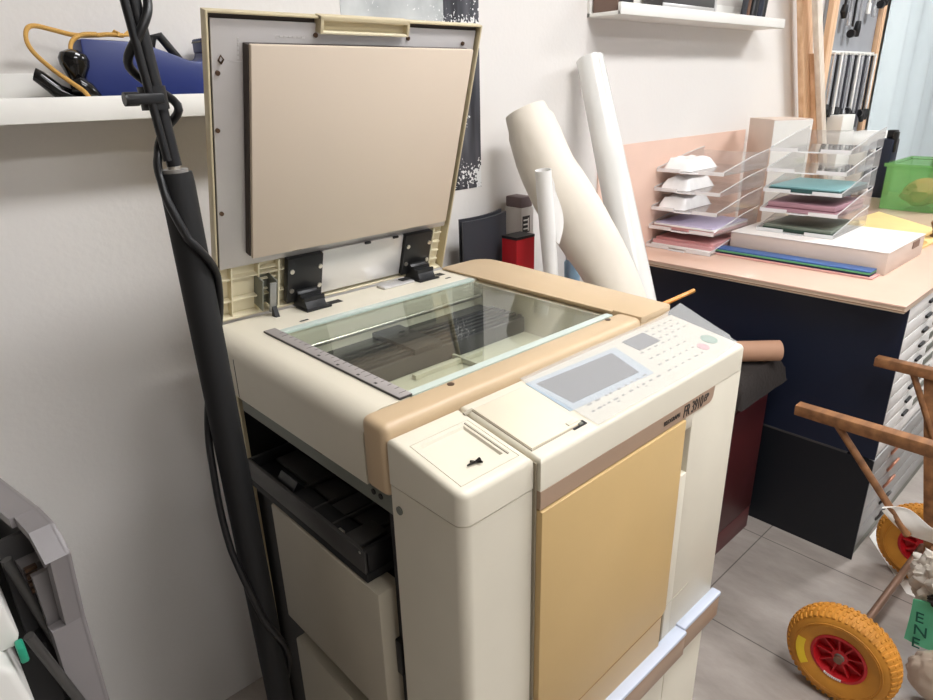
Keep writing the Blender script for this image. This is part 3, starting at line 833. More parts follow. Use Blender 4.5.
it = thing('dark_bundle', 'bundle of dark upright pieces standing near the right end of the high ledge', 'bundle', (2.63, 1.25, zr))
for k, (x, w, m) in enumerate(((2.545, .014, M_char), (2.575, .010, M_leather), (2.61, .024, M_black), (2.655, .022, M_navy), (2.69, .018, M_black))):
    mb = MB(); mb.cyl((x-.01, 1.25, zr+.002), (x+.012, 1.25, zr+.13), w*.75, m, 12); part(mb, 'upright_piece', it)
mb = MB(); mb.ball((2.722, 1.245, zr+.0145), .0145, M_black); part(mb, 'foot_knob', it)

# ------------------------------------------------------------------ maroon cabinet with the paper rolls
mc = thing('maroon_cabinet', 'low dark maroon cabinet standing between the duplicator and the navy cabinet', 'cabinet', (1.5, 1.0, 0))
MT = .542
mb = MB(); mb.box((1.06, .745, .0), (1.94, 1.295, MT), M_maroon, .003); part(mb, 'carcass', mc)
for xa, xb in ((1.063, 1.498), (1.502, 1.937)):
    dr = part(MB().box((xa, .73, .085), (xb, .747, .500), M_maroon, .002), 'door', mc)
part(MB().box((1.06, .733, .0), (1.94, .747, .08), mat('maroon_with_reflection', (98, 52, 52), .5), .001), 'plinth', mc)  # lighter maroon paints in the reflection low on the cabinet
part(MB().box((1.06, .731, .505), (1.94, .747, MT), M_maroon, .002), 'top_rail', mc)
# dark padded cover on its right end
mb = MB()
def pad(u, v):
    x = 1.66+.305*u; y = .690+.22*v
    e = min(u, 1-u, v, 1-v)
    return V((x, y, MT+.006 + .078*min(1, e*9)**.5 + .010*noise.noise(V((u*3, v*3, 1)))))
mb.grid(pad, 30, 24, M_felt)
mb.box((1.665, .695, MT+.001), (1.960, .905, MT+.03), M_felt, .01)
tag(mb.build('dark_cushion'), 'dusty dark brown padded cushion lying on the right end of the maroon cabinet', 'cushion')
E_ = V((1.888, .700, .662)); D_ = V((-.73, .684, 0)).normalized()
mb = MB(); mb.loft([E_, E_+D_*.26], [.0305, .0305], M_kraft, 28, wall=.004)
tag(mb.build('cardboard_tube'), 'brown cardboard tube lying on the dark cushion beside the duplicator', 'tube')
# rolls
mb = MB()
ax = spline([(1.326, 1.2, 1.343), (1.340, 1.13, 1.200), (1.370, 1.03, 1.049), (1.396, .96, .929), (1.42, .88, .74), (1.43, .85, MT+.03)], 8)
rr = []
for i in range(len(ax)):
    t = i/(len(ax)-1)
    rr.append(.053+.021*min(1, t/.26) - .010*max(0, min(1, (t-.30)/.25)) - .008*max(0, (t-.6)/.4))
mb.loft(ax, rr, M_cone, 36, wall=.003)
def wrap(u, v):
    # outer turn of paper: its upper edge is cut obliquely
    a = 2*PI*u; st = .5 + 9.5*(.5-.5*math.cos(a-2.3))*.55
    t = st + (len(ax)-1.01-st)*v; i = int(t); f = t-i
    p = ax[i].lerp(ax[min(i+1, len(ax)-1)], f); d = (ax[min(i+1, len(ax)-1)]-ax[max(i-1, 0)]).normalized()
    e1 = V((1, 0, 0)); e1 = (e1-d*e1.dot(d)).normalized(); e2 = d.cross(e1)
    w = .0025 + .004*max(0, 1-v*6)
    q = rr[min(i, len(rr)-1)] + w + .0022*math.sin(3*a+9*v)
    return p + (e1*math.cos(a)+e2*math.sin(a))*q
mb.grid(wrap, 48, 30, M_cone, .001)
for v_ in mb.bm.verts: v_.co.z = max(v_.co.z, MT+.001)
tag(mb.build('kraft_paper_roll'), 'wide loosely rolled cream paper leaning to the left behind the duplicator', 'paper roll')
mb = MB()
mb.loft([(1.668, 1.262, 1.468), (1.606, 1.068, 1.013), (1.556, .882, MT+.022)], [.039, .045, .048], M_film, 30, wall=.004)
mb.ball((1.667, 1.259, 1.462), .036, M_film, (1, 1, .35))
tag(mb.build('wrapped_roll'), 'tall white roll wrapped in shiny clear plastic leaning against the wall', 'paper roll')
mb = MB(); mb.loft([(1.225, 1.05, 1.216), (1.244, 1.05, 1.08), (1.263, 1.05, .951), (1.283, 1.05, MT+.001)], [.0195, .0195, .018, .018], M_paper, 20, wall=.0012)
def peel(u, v):
    z = 1.20-.155*u; w = .030*math.sin(PI*min(1, u*1.02))*(.35+u)
    x0 = 1.243+.017*u
    return V((x0 + w*v, 1.036-.012*v*u, z-.01*v))
mb.grid(peel, 12, 5, M_paper, .0006)
tag(mb.build('thin_paper_roll'), 'thin upright white paper roll with a peeling edge, in front of the wide cream roll', 'paper roll')
mb = MB()
def blk(u, v):
    a = math.radians(-90-24+48*u); r_ = .185
    return V((1.212+r_*math.cos(a), 1.412+r_*math.sin(a), MT+.001+(.540+.008*u)*v))
mb.grid(blk, 40, 2, M_char, .010)
mb.grid(lambda u, v: blk(u, v)+V((.004, .016, .004*v)), 40, 2, M_char, .006)
tag(mb.build('black_card_bundle'), 'bundle of black card sheets standing upright and slightly curved behind the duplicator', 'card')
rf = thing('red_file', 'upright red card file with a black rim beside the rolled black sheet', 'file', (1.272, 1.171, MT))
mb = MB()
fx0, fx1, fy0, fy1, fz = 1.237, 1.306, 1.145, 1.197, 1.036
for a, b in (((fx0, fy0, MT+.001), (fx1, fy0+.003, fz)), ((fx0, fy1-.003, MT+.001), (fx1, fy1, fz)), ((fx0, fy0+.003, MT+.001), (fx0+.003, fy1-.003, fz)), ((fx1-.003, fy0+.003, MT+.001), (fx1, fy1-.003, fz)), ((fx0, fy0, MT+.001), (fx1, fy1, MT+.004))): mb.box(a, b, M_red)
part(mb, 'case', rf)
part(MB().box((fx0+.0035, fy0+.0035, .95), (fx1-.0035, fy1-.0035, fz-.008), M_black), 'contents', rf)
part(MB().box((fx0-.0005, fy0-.0005, fz-.004), (fx1+.0005, fy1+.0005, fz+.003), M_black), 'rim', rf)
mb = MB()
for k in range(12): mb.box((fx1+.0002, fy0+.002, .70+.026*k), (fx1+.002, fy0+.015, .715+.026*k), M_paper)
part(mb, 'paper_edges', rf)
bx = thing('labelled_carton', 'tall pale carton with a black printed label behind the red file', 'carton', (1.368, 1.265, MT))
mb = MB(); mb.box((1.354, 1.236, MT+.001), (1.404, 1.30, 1.088), mat('pale_grey_carton', (206, 200, 194), .6), .001); part(mb, 'carton_body', bx)
part(MB().box((1.356, 1.238, 1.088), (1.402, 1.298, 1.118), mat('mauve_brown_lid', (110, 92, 92), .5), .004), 'carton_lid', bx)
mb = MB(); mb.box((1.359, 1.2352, 1.020), (1.388, 1.2362, 1.066), M_text)
for k in range(3): mb.box((1.362, 1.2345, 1.029+.012*k), (1.384, 1.2353, 1.033+.012*k), M_white)
mb.box((1.380, 1.2345, 1.024), (1.3845, 1.2353, 1.06), M_white)
mb.box((1.359, 1.2352, .99), (1.394, 1.2362, .993), M_ink).box((1.359, 1.2352, 1.0), (1.386, 1.2362, 1.003), M_ink)
part(mb, 'printed_label', bx)
bt = thing('blue_bottle', 'slim pale blue bottle with a white pointed cap between the paper rolls', 'bottle', (1.445, 1.14, MT))
mb = MB(); mb.loft([(1.484, 1.14, MT+.001), (1.482, 1.14, .60), (1.462, 1.14, .935), (1.461, 1.14, .945)], [.020, .022, .022, .015], M_tube, 22); part(mb, 'bottle_body', bt)
mb = MB(); mb.loft([(1.461, 1.14, .945), (1.460, 1.14, .96), (1.452, 1.14, 1.015)], [.018, .017, .004], M_white, 18); part(mb, 'cap', bt)

# ------------------------------------------------------------------ navy flat file cabinet
CX0, CX1, CY0, CY1 = 2.0, 3.95, .432, 1.20
fc = thing('flat_file_cabinet', 'large flat file cabinet with navy sides, white drawers and a pink laminate top', 'cabinet', (2.9, .8, 0))
mb = MB(); mb.box((CX0+.006, CY0+.012, .358), (CX1, 1.300, .822), M_navy, .001); part(mb, 'upper_carcass', fc, 'navy upper carcass')
mb = MB(); mb.box((CX0+.006, CY0+.012, .0), (CX1, 1.300, .352), M_navylow, .001); part(mb, 'lower_carcass', fc, 'black lower carcass')
part(MB().box((CX0, CY0-.006, .358), (CX0+.006, 1.300, .8215), M_navy), 'side_plate', fc, 'navy side plate')
part(MB().box((CX0, CY0-.006, .0), (CX0+.006, 1.300, .352), M_navylow), 'side_plate', fc, 'black side plate')
part(MB().box((CX0-.001, .50, .3515), (CX0+.05, .78, .3585), M_greyd), 'seam_strip', fc)
zk = .822
for k in range(9):
    z1 = zk-.003-k*.0455; z0 = z1-.0425
    if z0 < .40: break
    d = part(MB().box((CX0+.012, CY0-.004, z0), (CX1-.01, CY0+.012, z1), M_drawer, .001), 'drawer', fc)
    for hx in (2.20, 3.0, 3.75):
        h = MB(); h.box((hx, CY0-.012, z0+.016), (hx+.050, CY0-.004, z0+.025), M_black, .002)
        part(h, 'pull', d)
    h = MB(); h.box((2.32, CY0-.006, z0+.010), (2.42, CY0-.0035, z0+.032), M_greymet, .0005); part(h, 'label_holder', d)
part(MB().box((CX0+.0065, CY0-.002, .358), (CX1, CY0+.012, .405), M_drawer, .001), 'bottom_rail', fc)
part(MB().box((CX0+.006, CY0-.0055, .358), (CX0+.012, CY0+.012, .822), M_silver, .001), 'edge_strip', fc)
for k in range(5):
    z1 = .348-k*.062; z0 = z1-.058
    d = part(MB().box((CX0+.010, CY0-.004, z0), (CX1-.01, CY0+.012, z1), M_drawer2, .001), 'drawer', fc, 'grey lower drawer')
    for hx in (2.215, 3.6):
        h = MB(); pts = [(hx+.026*math.cos(a), CY0-.012-.010*math.sin(a), (z0+z1)/2-.004+.024*math.sin(a)) for a in [2*PI*i/20 for i in range(21)]]
        h.loft(pts, .0042, M_copper if k < 3 else M_darkm, 10)
        part(h, 'ring_pull', d)
part(MB().box((CX0+.006, CY0, .0), (CX1, CY0+.012, .036), M_greymet), 'plinth', fc)
mb = MB(); mb.box((1.945, .425, .8225), (CX1+.03, 1.308, .8385), M_topedge, .001); mb.box((1.942, .4225, .8385), (CX1+.03, 1.308, .8445), M_top, .001)
mb.box((1.9435, .4215, .8275), (1.9455, 1.308, .8295), mat('edge_seam', (150, 118, 92), .6))
part(mb, 'table_top', fc)
TZ = .8455
# salmon board against the wall
mb = MB(); mb.box((1.80, 1.3085, .0), (2.80, 1.3143, 1.213), M_pinkbrd, .0008)
tag(mb.build('salmon_board'), 'large flat salmon pink board standing against the wall behind the letter trays', 'board')

# flat carton with folders in front
fb = thing('flat_carton', 'long flat pinkish beige carton lying on the cabinet top under the letter trays', 'carton', (2.41, .82, TZ))
mb = MB()
mb.prism([(2.222, .558), (2.585, .556), (2.59, 1.049), (2.226, 1.047)], 2, TZ, .912, M_beigebox, .001); part(mb, 'carton_body', fb)
mb = MB(); mb.prism([(2.2205, .5565), (2.587, .5545), (2.592, 1.0505), (2.2245, 1.0485)], 2, .9122, .9150, mat('white_card', (240, 234, 228), .5), .0006); part(mb, 'carton_lid', fb)
part(MB().box((2.46, .5545, .885), (2.53, .5565, .907), mat('slot_shadow_card', (140, 112, 96), .7)), 'carton_slot', fb)
BZ = .9155
for i, (m, z, dx, lab) in enumerate(((M_fpink, TZ, 0, 'pink folder at the bottom of the stack in front of the flat carton'),
                          (M_fnavy, TZ+.0055, .006, 'dark navy folder second from the bottom in front of the flat carton'),
                          (M_fgreen, TZ+.0115, .004, 'green folder in the middle of the stack in front of the flat carton'),
                          (M_fblue, TZ+.0165, .008, 'blue folder on top of the stack in front of the flat carton'))):
    th = (.005, .0055, .0045, .004)[i]
    mb = MB(); mb.prism([(2.150+dx, .578-.01*(i == 0)), (2.214, .578-.01*(i == 0)), (2.216, 1.135), (2.150+dx, 1.125)], 2, z, z+th, m, .0008)
    tag(mb.build('document_folder'), lab, 'folder', 'folders in front of the flat carton')

# letter trays: one built, the rest copied.  local frame: opening at x=0, depth along +x, width along y
def make_tray():
    e = thing('letter_tray', '', 'letter tray', (0, 0, 0))
    w, d, h = .249, .320, .050; t = .0022
    mb = MB(); mb.box((0, 0, 0), (d, w, t), M_tray); part(mb, 'tray_floor', e)
    mb = MB()
    for y in (0, w-t):
        mb.prism([(.0, t), (.0, .012), (.05, .020), (.20, h-.002), (d, h+.012), (d, t)], 1, y, y+t, M_tray)
    mb.prism([(0, t), (w, t), (w, h), (0, h)], 0, d-t, d, M_tray)
    part(mb, 'tray_walls', e)
    mb = MB()
    mb.box((-.003, 0, 0), (0, w*.36, .012), M_trayed); mb.box((-.003, w*.64, 0), (0, w, .012), M_trayed); mb.box((-.003, w*.36, 0), (0, w*.64, .003), M_trayed)
    mb.box((-.010, w*.38, -.0005), (-.003, w*.62, .002), M_trayed)
    for y in (0, w-t):
        P = [V((0, y+t/2, .013)), V((.05, y+t/2, .021)), V((.20, y+t/2, h-.001)), V((d, y+t/2, h+.013))]
        mb.loft(P, .0016, M_trayed, 6)
    part(mb, 'tray_rim', e)
    return e
proto = make_tray()
PITCH = .0655
ordn = ['bottom', 'second from the bottom', 'middle', 'second from the top', 'top']
used = False
def place_tray(x, y, z, rz, lab, grp):
    global used
    o = proto if not used else copy_tree(proto)
    used = True
    o.location = (x, y, z); o.rotation_euler = (0, 0, rz); o['label'] = lab; o['group'] = grp
    return o
LT = (2.105, 1.054); RT = (2.300, .742)
for k in range(5):
    place_tray(LT[0]+.008*k, LT[1], TZ+.001+PITCH*k, 0.0, f'clear acrylic letter tray, {ordn[k]} of the left stack by the salmon board', 'letter trays in the left stack')
for k in range(5):
    place_tray(RT[0]+.006*k, RT[1], BZ+.001+PITCH*k, 0.02, f'clear acrylic letter tray, {ordn[k]} of the right stack on the flat carton', 'letter trays in the right stack')
def papers(name, x0, y0, x1, y1, z, layers, lab, cat='papers'):
    e = thing(name, lab, cat, ((x0+x1)/2, (y0+y1)/2, z))
    zz = z
    for i, (m, th, ox) in enumerate(layers):
        mb = MB(); mb.prism([(x0+ox, y0+.002*i), (x1, y0), (x1, y1), (x0+ox+.002, y1-.003*i)], 2, zz, zz+th, m, .0005)
        part(mb, 'sheet_layer', e); zz += th
    return e
lz = lambda k: TZ+.001+PITCH*k+.0026
rz_ = lambda k: BZ+.001+PITCH*k+.0026
papers('paper_stack', LT[0]+.015, LT[1]+.008, LT[0]+.27, LT[1]+.240, lz(0), ((M_paper, .010, 0), (M_rose, .012, .004), (M_rose, .008, .02)), 'rose and white papers in the bottom left letter tray')
papers('paper_stack', LT[0]+.018, LT[1]+.008, LT[0]+.27, LT[1]+.240, lz(1), ((M_rose, .010, .004), (M_paper, .006, .0), (M_lilac, .004, .004)), 'lilac topped papers in the second tray of the left stack')
papers('folder_pile', RT[0]+.012, RT[1]+.012, RT[0]+.27, RT[1]+.238, rz_(0), ((M_oliv2, .010, 0), (M_olive, .008, .002)), 'grey green folders in the bottom tray on the flat carton', 'folders')
papers('paper_stack', RT[0]+.014, RT[1]+.012, RT[0]+.27, RT[1]+.238, rz_(1), ((M_mauve, .012, 0), (mat('dark_mauve_card', (118, 74, 84), .5), .004, .002), (M_mauve, .014, .003)), 'mauve papers in the second tray on the flat carton')
papers('folder_pile', RT[0]+.020, RT[1]+.012, RT[0]+.275, RT[1]+.238, rz_(2), ((M_tealdk, .012, 0), (M_teal, .005, .003)), 'teal blue folders in the middle tray on the flat carton', 'folders')
# white lumps standing for light reflected by the upper left tray walls
for k in (2, 3, 4):
    bx0, by0, bz0 = LT[0]+.008*k+.026, LT[1]+.135, lz(k)
    mb = MB()
    def bag(u, v):
        e = min(u, 1-u)*7; g = min(v, 1-v)*6
        hh = .043*min(1, e)**.6*min(1, g)**.6*(.8+.2*v)
        return V((bx0+.20*u-.02*v, by0+.102*v, bz0+.0006+hh*(1+.22*noise.noise(V((u*5, v*4, k*2.3))))))
    mb.grid(bag, 16, 12, M_glare, 0, False)
    mb.box((bx0+.004, by0+.003, bz0+.0003), (bx0+.176, by0+.099, bz0+.004), M_glare)
    tag(mb.build('tray_glare'), f'white lump standing for reflected light in the {ordn[k]} tray of the left stack', 'film', 'reflected light in the left trays')
# yellow card, green bin, turned wood piece
mb = MB(); mb.prism([(2.64, .575), (2.98, .56), (3.30, .90), (2.66, .96)], 2, TZ, TZ+.008, M_ybrd, .001)
tag(mb.build('yellow_board'), 'pale yellow card board lying on the cabinet top right of the flat carton', 'board')
mb = MB(); mb.loft(spline([(2.70, .575, TZ+.018), (2.75, .60, TZ+.022), (2.80, .615, TZ+.018), (2.86, .60, TZ+.024)]), [.006]*25, M_ybrd, 10)
for v in mb.bm.verts: v.co.z = max(v.co.z, TZ+.0086)
tag(mb.build('yellow_paper_curl'), 'curled strip of yellow paper on the edge of the yellow board', 'paper strip')
mb = MB(); mb.lathe([(0, 0), (.02, 0), (.022, .01), (.015, .022), (.02, .035), (.026, .05), (.02, .062), (.012, .07), (0, .072)], (2.88, .585, TZ+.0086), (0, 0, 1), M_leather, 24)
tag(mb.build('turned_knob'), 'small brown turned wooden knob at the right edge of the yellow board', 'knob')
gb = thing('green_bin', 'translucent green plastic bin standing at the far right on the cabinet top', 'bin', (3.62, .82, TZ))
mb = MB()
t = .003
for a, b in (((3.43, .70, TZ), (3.80, .94, TZ+t)), ((3.43, .70, TZ+t), (3.43+t, .94, 1.035)), ((3.80-t, .70, TZ+t), (3.80, .94, 1.035)), ((3.43+t, .70, TZ+t), (3.80-t, .70+t, 1.035)), ((3.43+t, .94-t, TZ+t), (3.80-t, .94, 1.035))): mb.box(a, b, M_gbin)
part(mb, 'bin_walls', gb)
mb = MB(); mb.box((3.42, .69, 1.03), (3.43, .95, 1.045), M_gbin).box((3.80, .69, 1.03), (3.81, .95, 1.045), M_gbin).box((3.43, .69, 1.03), (3.80, .70, 1.045), M_gbin).box((3.43, .94, 1.03), (3.80, .95, 1.045), M_gbin)
part(mb, 'bin_rim', gb)
mb = MB(); mb.ball((3.60, .82, TZ+.063), .06, mat('orange_red_wrap', (206, 120, 90), .6), (2.2, 1.4, 1), .3, 3, 3, 2)
tag(mb.build('wrapped_bundle'), 'orange red wrapped bundle inside the translucent green bin', 'bundle')
mb = MB(); mb.box((3.15, 1.06, TZ), (3.42, 1.20, TZ+.11), M_fnavy, .002)
tag(mb.build('navy_box'), 'low dark navy box on the cabinet top behind the green bin', 'box')
# white carton behind the trays
wc = thing('upright_carton', 'narrow upright beige carton with a white face behind the letter trays', 'carton', (2.7, 1.15, TZ))
A_, B_, C_ = V((2.62, 1.12)), V((2.62+.78*.15, 1.12-.62*.15)), V((2.62+.62*.19, 1.12+.78*.19))
D_2 = B_+(C_-A_)
mb = MB(); mb.prism([tuple(A_), tuple(B_), tuple(D_2), tuple(C_)], 2, TZ, 1.262, M_beigebox, .001); part(mb, 'carton_body', wc)
o_ = V((-.62, -.78))*.003
mb = MB(); mb.prism([tuple(A_+o_), tuple(B_+o_), tuple(B_+o_*.2), tuple(A_+o_*.2)], 2, TZ+.003, 1.258, M_white); part(mb, 'carton_face', wc)
# ------------------------------------------------------------------ far end of the back wall
def plank(x0, x1, z0, z1, y0, y1, m, lab, w=.09, t=.02):
    mb = MB(); mb.prism([(x0, z0), (x0+w, z0), (x1+w, z1), (x1, z1)], 1, y0, y1, m, .001)
    tag(mb.build('wood_plank'), lab, 'plank', 'planks leaning by the tool board')
plank(3.39, 2.885, TZ, 2.02, 1.249, 1.272, M_woodp, 'broad pale pine plank leaning at the left of the tool board', .105)
plank(3.47, 3.17, TZ, 1.50, 1.225, 1.247, M_woodp, 'short pine batten with a square end in front of the broad plank', .055)
plank(3.505, 2.857, TZ, 2.05, 1.200, 1.223, M_woodg, 'narrow greyish plank crossing diagonally in front of the pine planks', .05)
tb = thing('tool_board', 'grey tool board in a pine frame standing against the back wall', 'tool board', (3.78, 1.3, TZ))
part(MB().box((3.43, 1.300, TZ), (4.13, 1.312, 2.05), M_gpanel), 'panel', tb)
for xa, xb in ((3.43, .065), (4.085, .045)):
    part(MB().box((xa, 1.275, TZ), (xa+xb, 1.2995, 2.05), M_woodp, .002), 'frame_post', tb)
part(MB().box((3.495, 1.275, 2.0), (4.085, 1.2995, 2.05), M_woodp, .002), 'frame_top', tb)
part(MB().box((3.495, 1.282, 1.512), (4.085, 1.2995, 1.519), M_white, .001), 'rail', tb)
part(MB().box((3.495, 1.284, 1.985), (4.085, 1.2995, 1.993), M_white, .001), 'rail', tb)
rnd = random.Random(11)
def hang(x, z, L, m, kind, lab, grp):
    x -= .062; yo = -.010
    e = thing('hanging_tool', lab, 'tool', (x, 1.272, z-L), grp)
    lean = -.10*L
    mb = MB(); mb.box((x-.008, 1.262, z-L*.86), (x+.008, 1.270, z-.008), m, .002); part(mb, 'shaft', e)
    mb = MB()
    if kind == 0: mb.loft([(x, 1.266, z-L*.84), (x-.006, 1.266, z-L*.92), (x+.004, 1.266, z-L)], [.012, .016, .010], M_black, 12)
    elif kind == 1: mb.box((x-.017, 1.260, z-L), (x+.017, 1.272, z-L*.84), m, .003)
    else: mb.cyl((x-.012, 1.266, z-L*.93), (x+.012, 1.266, z-L*.93), .018, M_black, 14)
    part(mb, 'head', e)
    mb = MB(); mb.cyl((x, 1.262, z-.004), (x, 1.2815, z-.004), .005, M_white, 10); part(mb, 'hook', e)
NT = 13
nth = ['first', 'second', 'third', 'fourth', 'fifth', 'sixth', 'seventh', 'eighth', 'ninth', 'tenth', 'eleventh', 'twelfth', 'thirteenth']
for k in range(NT):
    m = (M_toolsil, M_black, M_white, M_toolsil, M_char)[k % 5]
    nm = ('chrome', 'black', 'white', 'chrome', 'charcoal')[k % 5]
    hang(3.572+.046*k, 1.510, .235+.075*rnd.random()+.006*k, m, (0, 1, 2, 0)[k % 4], f'slim {nm} tool, {nth[k]} from the left on the lower rail of the tool board', 'tools on the lower rail')
for k, (x, L, m, nm, kd) in enumerate(((3.60, .33, M_black, 'black', 0), (3.67, .36, M_toolsil, 'chrome', 1), (3.73, .42, M_black, 'thick black', 2), (3.80, .40, M_toolsil, 'long chrome', 0), (3.90, .30, M_white, 'white', 1), (3.98, .31, M_toolsil, 'short chrome', 1), (4.06, .27, M_black, 'short black', 2), (4.12, .25, M_char, 'charcoal', 0))):
    hang(x, 1.983, L, m, kd, f'{nm} tool, {nth[k]} from the left on the upper rail of the tool board', 'tools on the upper rail')
for k, (x0, x1, y0, y1, z0, z1) in enumerate(((3.56, 3.74, 1.20, 1.272, TZ, 1.10), (3.56, 3.74, 1.20, 1.272, 1.101, 1.16), (3.56, 3.72, 1.20, 1.272, 1.161, 1.235))):
    mb = MB(); mb.box((x0, y0, z0), (x1, y1, z1), M_white, .002)
    tag(mb.build('white_box'), ('tall plain white box at the bottom of the pile below the tools', 'thin plain white box in the middle of the pile below the tools', 'plain white box on top of the pile below the tools')[k], 'box', 'white boxes below the tools')
wm = thing('white_device', 'white curved device with a grey front below the hanging tools', 'device', (3.93, 1.20, TZ))
mb = MB(); mb.prism(rrect(3.77, TZ, 4.13, 1.14, .06, cs=(1, 1, 0, 0)), 1, 1.14, 1.265, M_white, .003); part(mb, 'housing', wm)
mb = MB(); mb.prism(rrect(3.80, TZ+.05, 4.10, 1.10, .045, cs=(1, 1, 0, 0)), 1, 1.136, 1.141, M_gpanel); part(mb, 'front_panel', wm)
mb = MB()
for k in range(4): mb.box((3.82, 1.131, .93+.04*k), (4.08, 1.137, .945+.04*k), M_white, .001)
part(mb, 'grille', wm)
# hanging sheets
def sheet(x0, x1, y, z0, z1, m, nf, amp, ph, slant=0.0):
    mb = MB()
    mb.grid(lambda u, v: V((x0+(x1-x0)*u+slant*(1-v), y+amp*math.sin(nf*u*2*PI+ph+.8*v)*(1-.35*v)+.01*math.sin(17*u+3*v), z0+(z1-z0)*v)), 70, 16, m, .002)
    return mb
tag(sheet(4.19, 5.55, 1.262, .012, 2.3, M_curt, 5, .020, 0, -.02).build('white_sheet'), 'large white cloth sheet hanging in soft folds right of the tool board', 'cloth')
tag(sheet(5.58, 6.25, 1.22, .012, 2.3, M_curp, 4, .022, 1, 0).build('pink_sheet'), 'pale pink cloth hanging at the far right beyond the white sheet', 'cloth')
ck = thing('curtain_rod', 'thin white rod near the ceiling carrying the hanging cloths', 'rod', (5.3, 1.27, 2.3))
part(MB().cyl((4.25, 1.27, 2.315), (6.3, 1.27, 2.315), .010, M_white, 12), 'bar', ck)
for x in (4.27, 6.28): part(MB().box((x-.012, 1.27, 2.30), (x+.012, 1.3148, 2.33), M_white, .001), 'bracket', ck)
bc = thing('black_clamp', 'black clamp standing behind the green bin in front of the pale sheets', 'clamp', (3.78, 1.05, TZ))
mb = MB(); mb.box((3.74, 1.02, TZ), (3.84, 1.09, 1.12), M_navy, .006); part(mb, 'body', bc)
mb = MB(); mb.box((3.755, 1.01, 1.06), (3.785, 1.03, 1.155), M_black, .004).box((3.80, 1.03, 1.12), (3.84, 1.07, 1.16), M_black, .004); part(mb, 'jaw', bc)

# ------------------------------------------------------------------ wooden two-wheel cart
ct = thing('hand_cart', 'wooden two-wheeled hand cart with yellow tyres, loaded with rags, at the right', 'cart', (1.70, .1, 0))
WR = .1250; AY = .283
AX0, AX1 = 1.450, 2.045; AYF = .264
part(MB().cyl((AX0-.03, AY, WR), (AX1+.03, AYF, WR), .0095, M_axle, 16), 'axle', ct)
KW = .926
def wheel(x, AY):
    ax_ = (-1, 0, 0); o = (x, AY, WR)
    mb = MB()
    prof = [(.066, -.024), (.080, -.030), (.098, -.0345), (.112, -.0335), (.122, -.028), (.1285, -.018), (.1315, -.006), (.1318, 0), (.1315, .006), (.1285, .018), (.122, .028), (.112, .0335), (.098, .0345), (.080, .030), (.066, .024), (.066, -.024)]
    mb.lathe([(a*KW, b) for a, b in prof], o, ax_, M_tyre, 72)
    for k in range(52):
        a = 2*PI*k/52
        for h, da, rr, ln, tl in ((.0245, 0, .1245, .0075, .5), (-.0245, .06, .1245, .0075, -.5), (.0115, .03, .1300, .0065, .25), (-.0115, .09, .1300, .0065, -.25), (0, .06, .1318, .004, 0)):
            rr *= KW; c = V((x-h, AY+math.cos(a+da)*rr, WR+math.sin(a+da)*rr))
            rot = Matrix.Rotation(a+da, 4, 'X') @ Matrix.Rotation(-tl*1.3, 4, 'Z') if False else Matrix.Rotation(a+da, 4, 'X') @ Matrix.Rotation(tl, 4, 'Z')
            mb.box(c-V((ln, .0026, .0036)), c+V((ln, .0026, .0036)), M_tyre, .0012, 1, rot)
    for rr in (.104, .099): mb.lathe([((rr-.0012)*KW, .0335), (rr*KW, .0358), ((rr+.0012)*KW, .0335)], o, ax_, M_tyre, 64)
    w = part(mb, 'wheel', ct)
    mb = MB()
    mb.lathe([(a*KW, b) for a, b in ((.067, -.024), (.067, .026), (.060, .027), (.057, .020), (.055, .004), (.020, .002), (.020, .016), (.012, .018), (.012, -.018), (.055, -.010), (.06, -.024), (.067, -.024))], o, ax_, M_hub, 48)
    for k in range(9):
        a = 2*PI*k/9; c = V((x-.007, AY+math.cos(a)*.035, WR+math.sin(a)*.035))
        mb.box(c-V((.010, .0175, .002)), c+V((.010, .0175, .002)), M_hub, 0, 2, Matrix.Rotation(a, 4, 'X'))
    part(mb, 'hub', w)
    mb = MB(); mb.lathe([(0, .024), (.006, .024), (.010, .021), (.012, .016), (.012, .010)], o, ax_, M_greymet, 24)
    mb.lathe([(.0035, .0242), (.0060, .0255), (.0060, .0242)], o, ax_, M_dark, 16)
    part(mb, 'bearing', w)
    return w
wn = wheel(AX0, AY)
mb = MB()
mb.grid(lambda u, v: V((AX0-.0322-.0035*v, AY+math.cos(math.radians(12-50*u))*(.074+.018*v), WR+math.sin(math.radians(12-50*u))*(.074+.018*v))), 12, 3, M_stick, .0006)
part(mb, 'sticker', wn)
mb = MB()
for k in range(9):
    a = math.radians(-68-4.5*k); mb.box(V((AX0-.0278, AY+math.cos(a)*.057-.0018, WR+math.sin(a)*.057-.0025)), V((AX0-.0262, AY+math.cos(a)*.057+.0018, WR+math.sin(a)*.057+.0028)), M_white)
part(mb, 'hub_print', wn)
wheel(AX1, AYF)
HZ = .68
for x, ye in ((1.512, .500), (1.948, .466)):
    mb = MB()
    mb.prism([(ye, HZ-.013), (ye, HZ+.013), (.10, HZ+.016), (-.55, HZ+.016), (-.55, HZ-.016), (.10, HZ-.016)], 0, x-.015, x+.015, M_woodc, .003)
    part(mb, 'handle', ct)
    mb = MB(); mb.cyl((x, ye-.092, HZ-.012), (x, AY-.029 if x > 1.7 else AY-.055, .42 if x > 1.7 else .462), .008, M_woodc, 12); part(mb, 'strut', ct)
    if x > 1.7: part(MB().prism([(.325, HZ-.012), (.350, HZ-.012), (.238, .10), (.213, .10)], 0, x-.002, x+.013, M_woodc, .002), 'post', ct)
    mb = MB(); mb.cyl((x, -.40, HZ-.014), (x, -.40, 0.0), .013, M_woodc, 12); part(mb, 'rest_leg', ct)
part(MB().box((1.53, -.30, .19), (1.93, .09, .205), M_woodc, .002), 'bed_board', ct)
part(MB().box((1.535, -.30, .152), (1.56, .10, .19), M_woodc, .002), 'bed_rail', ct)
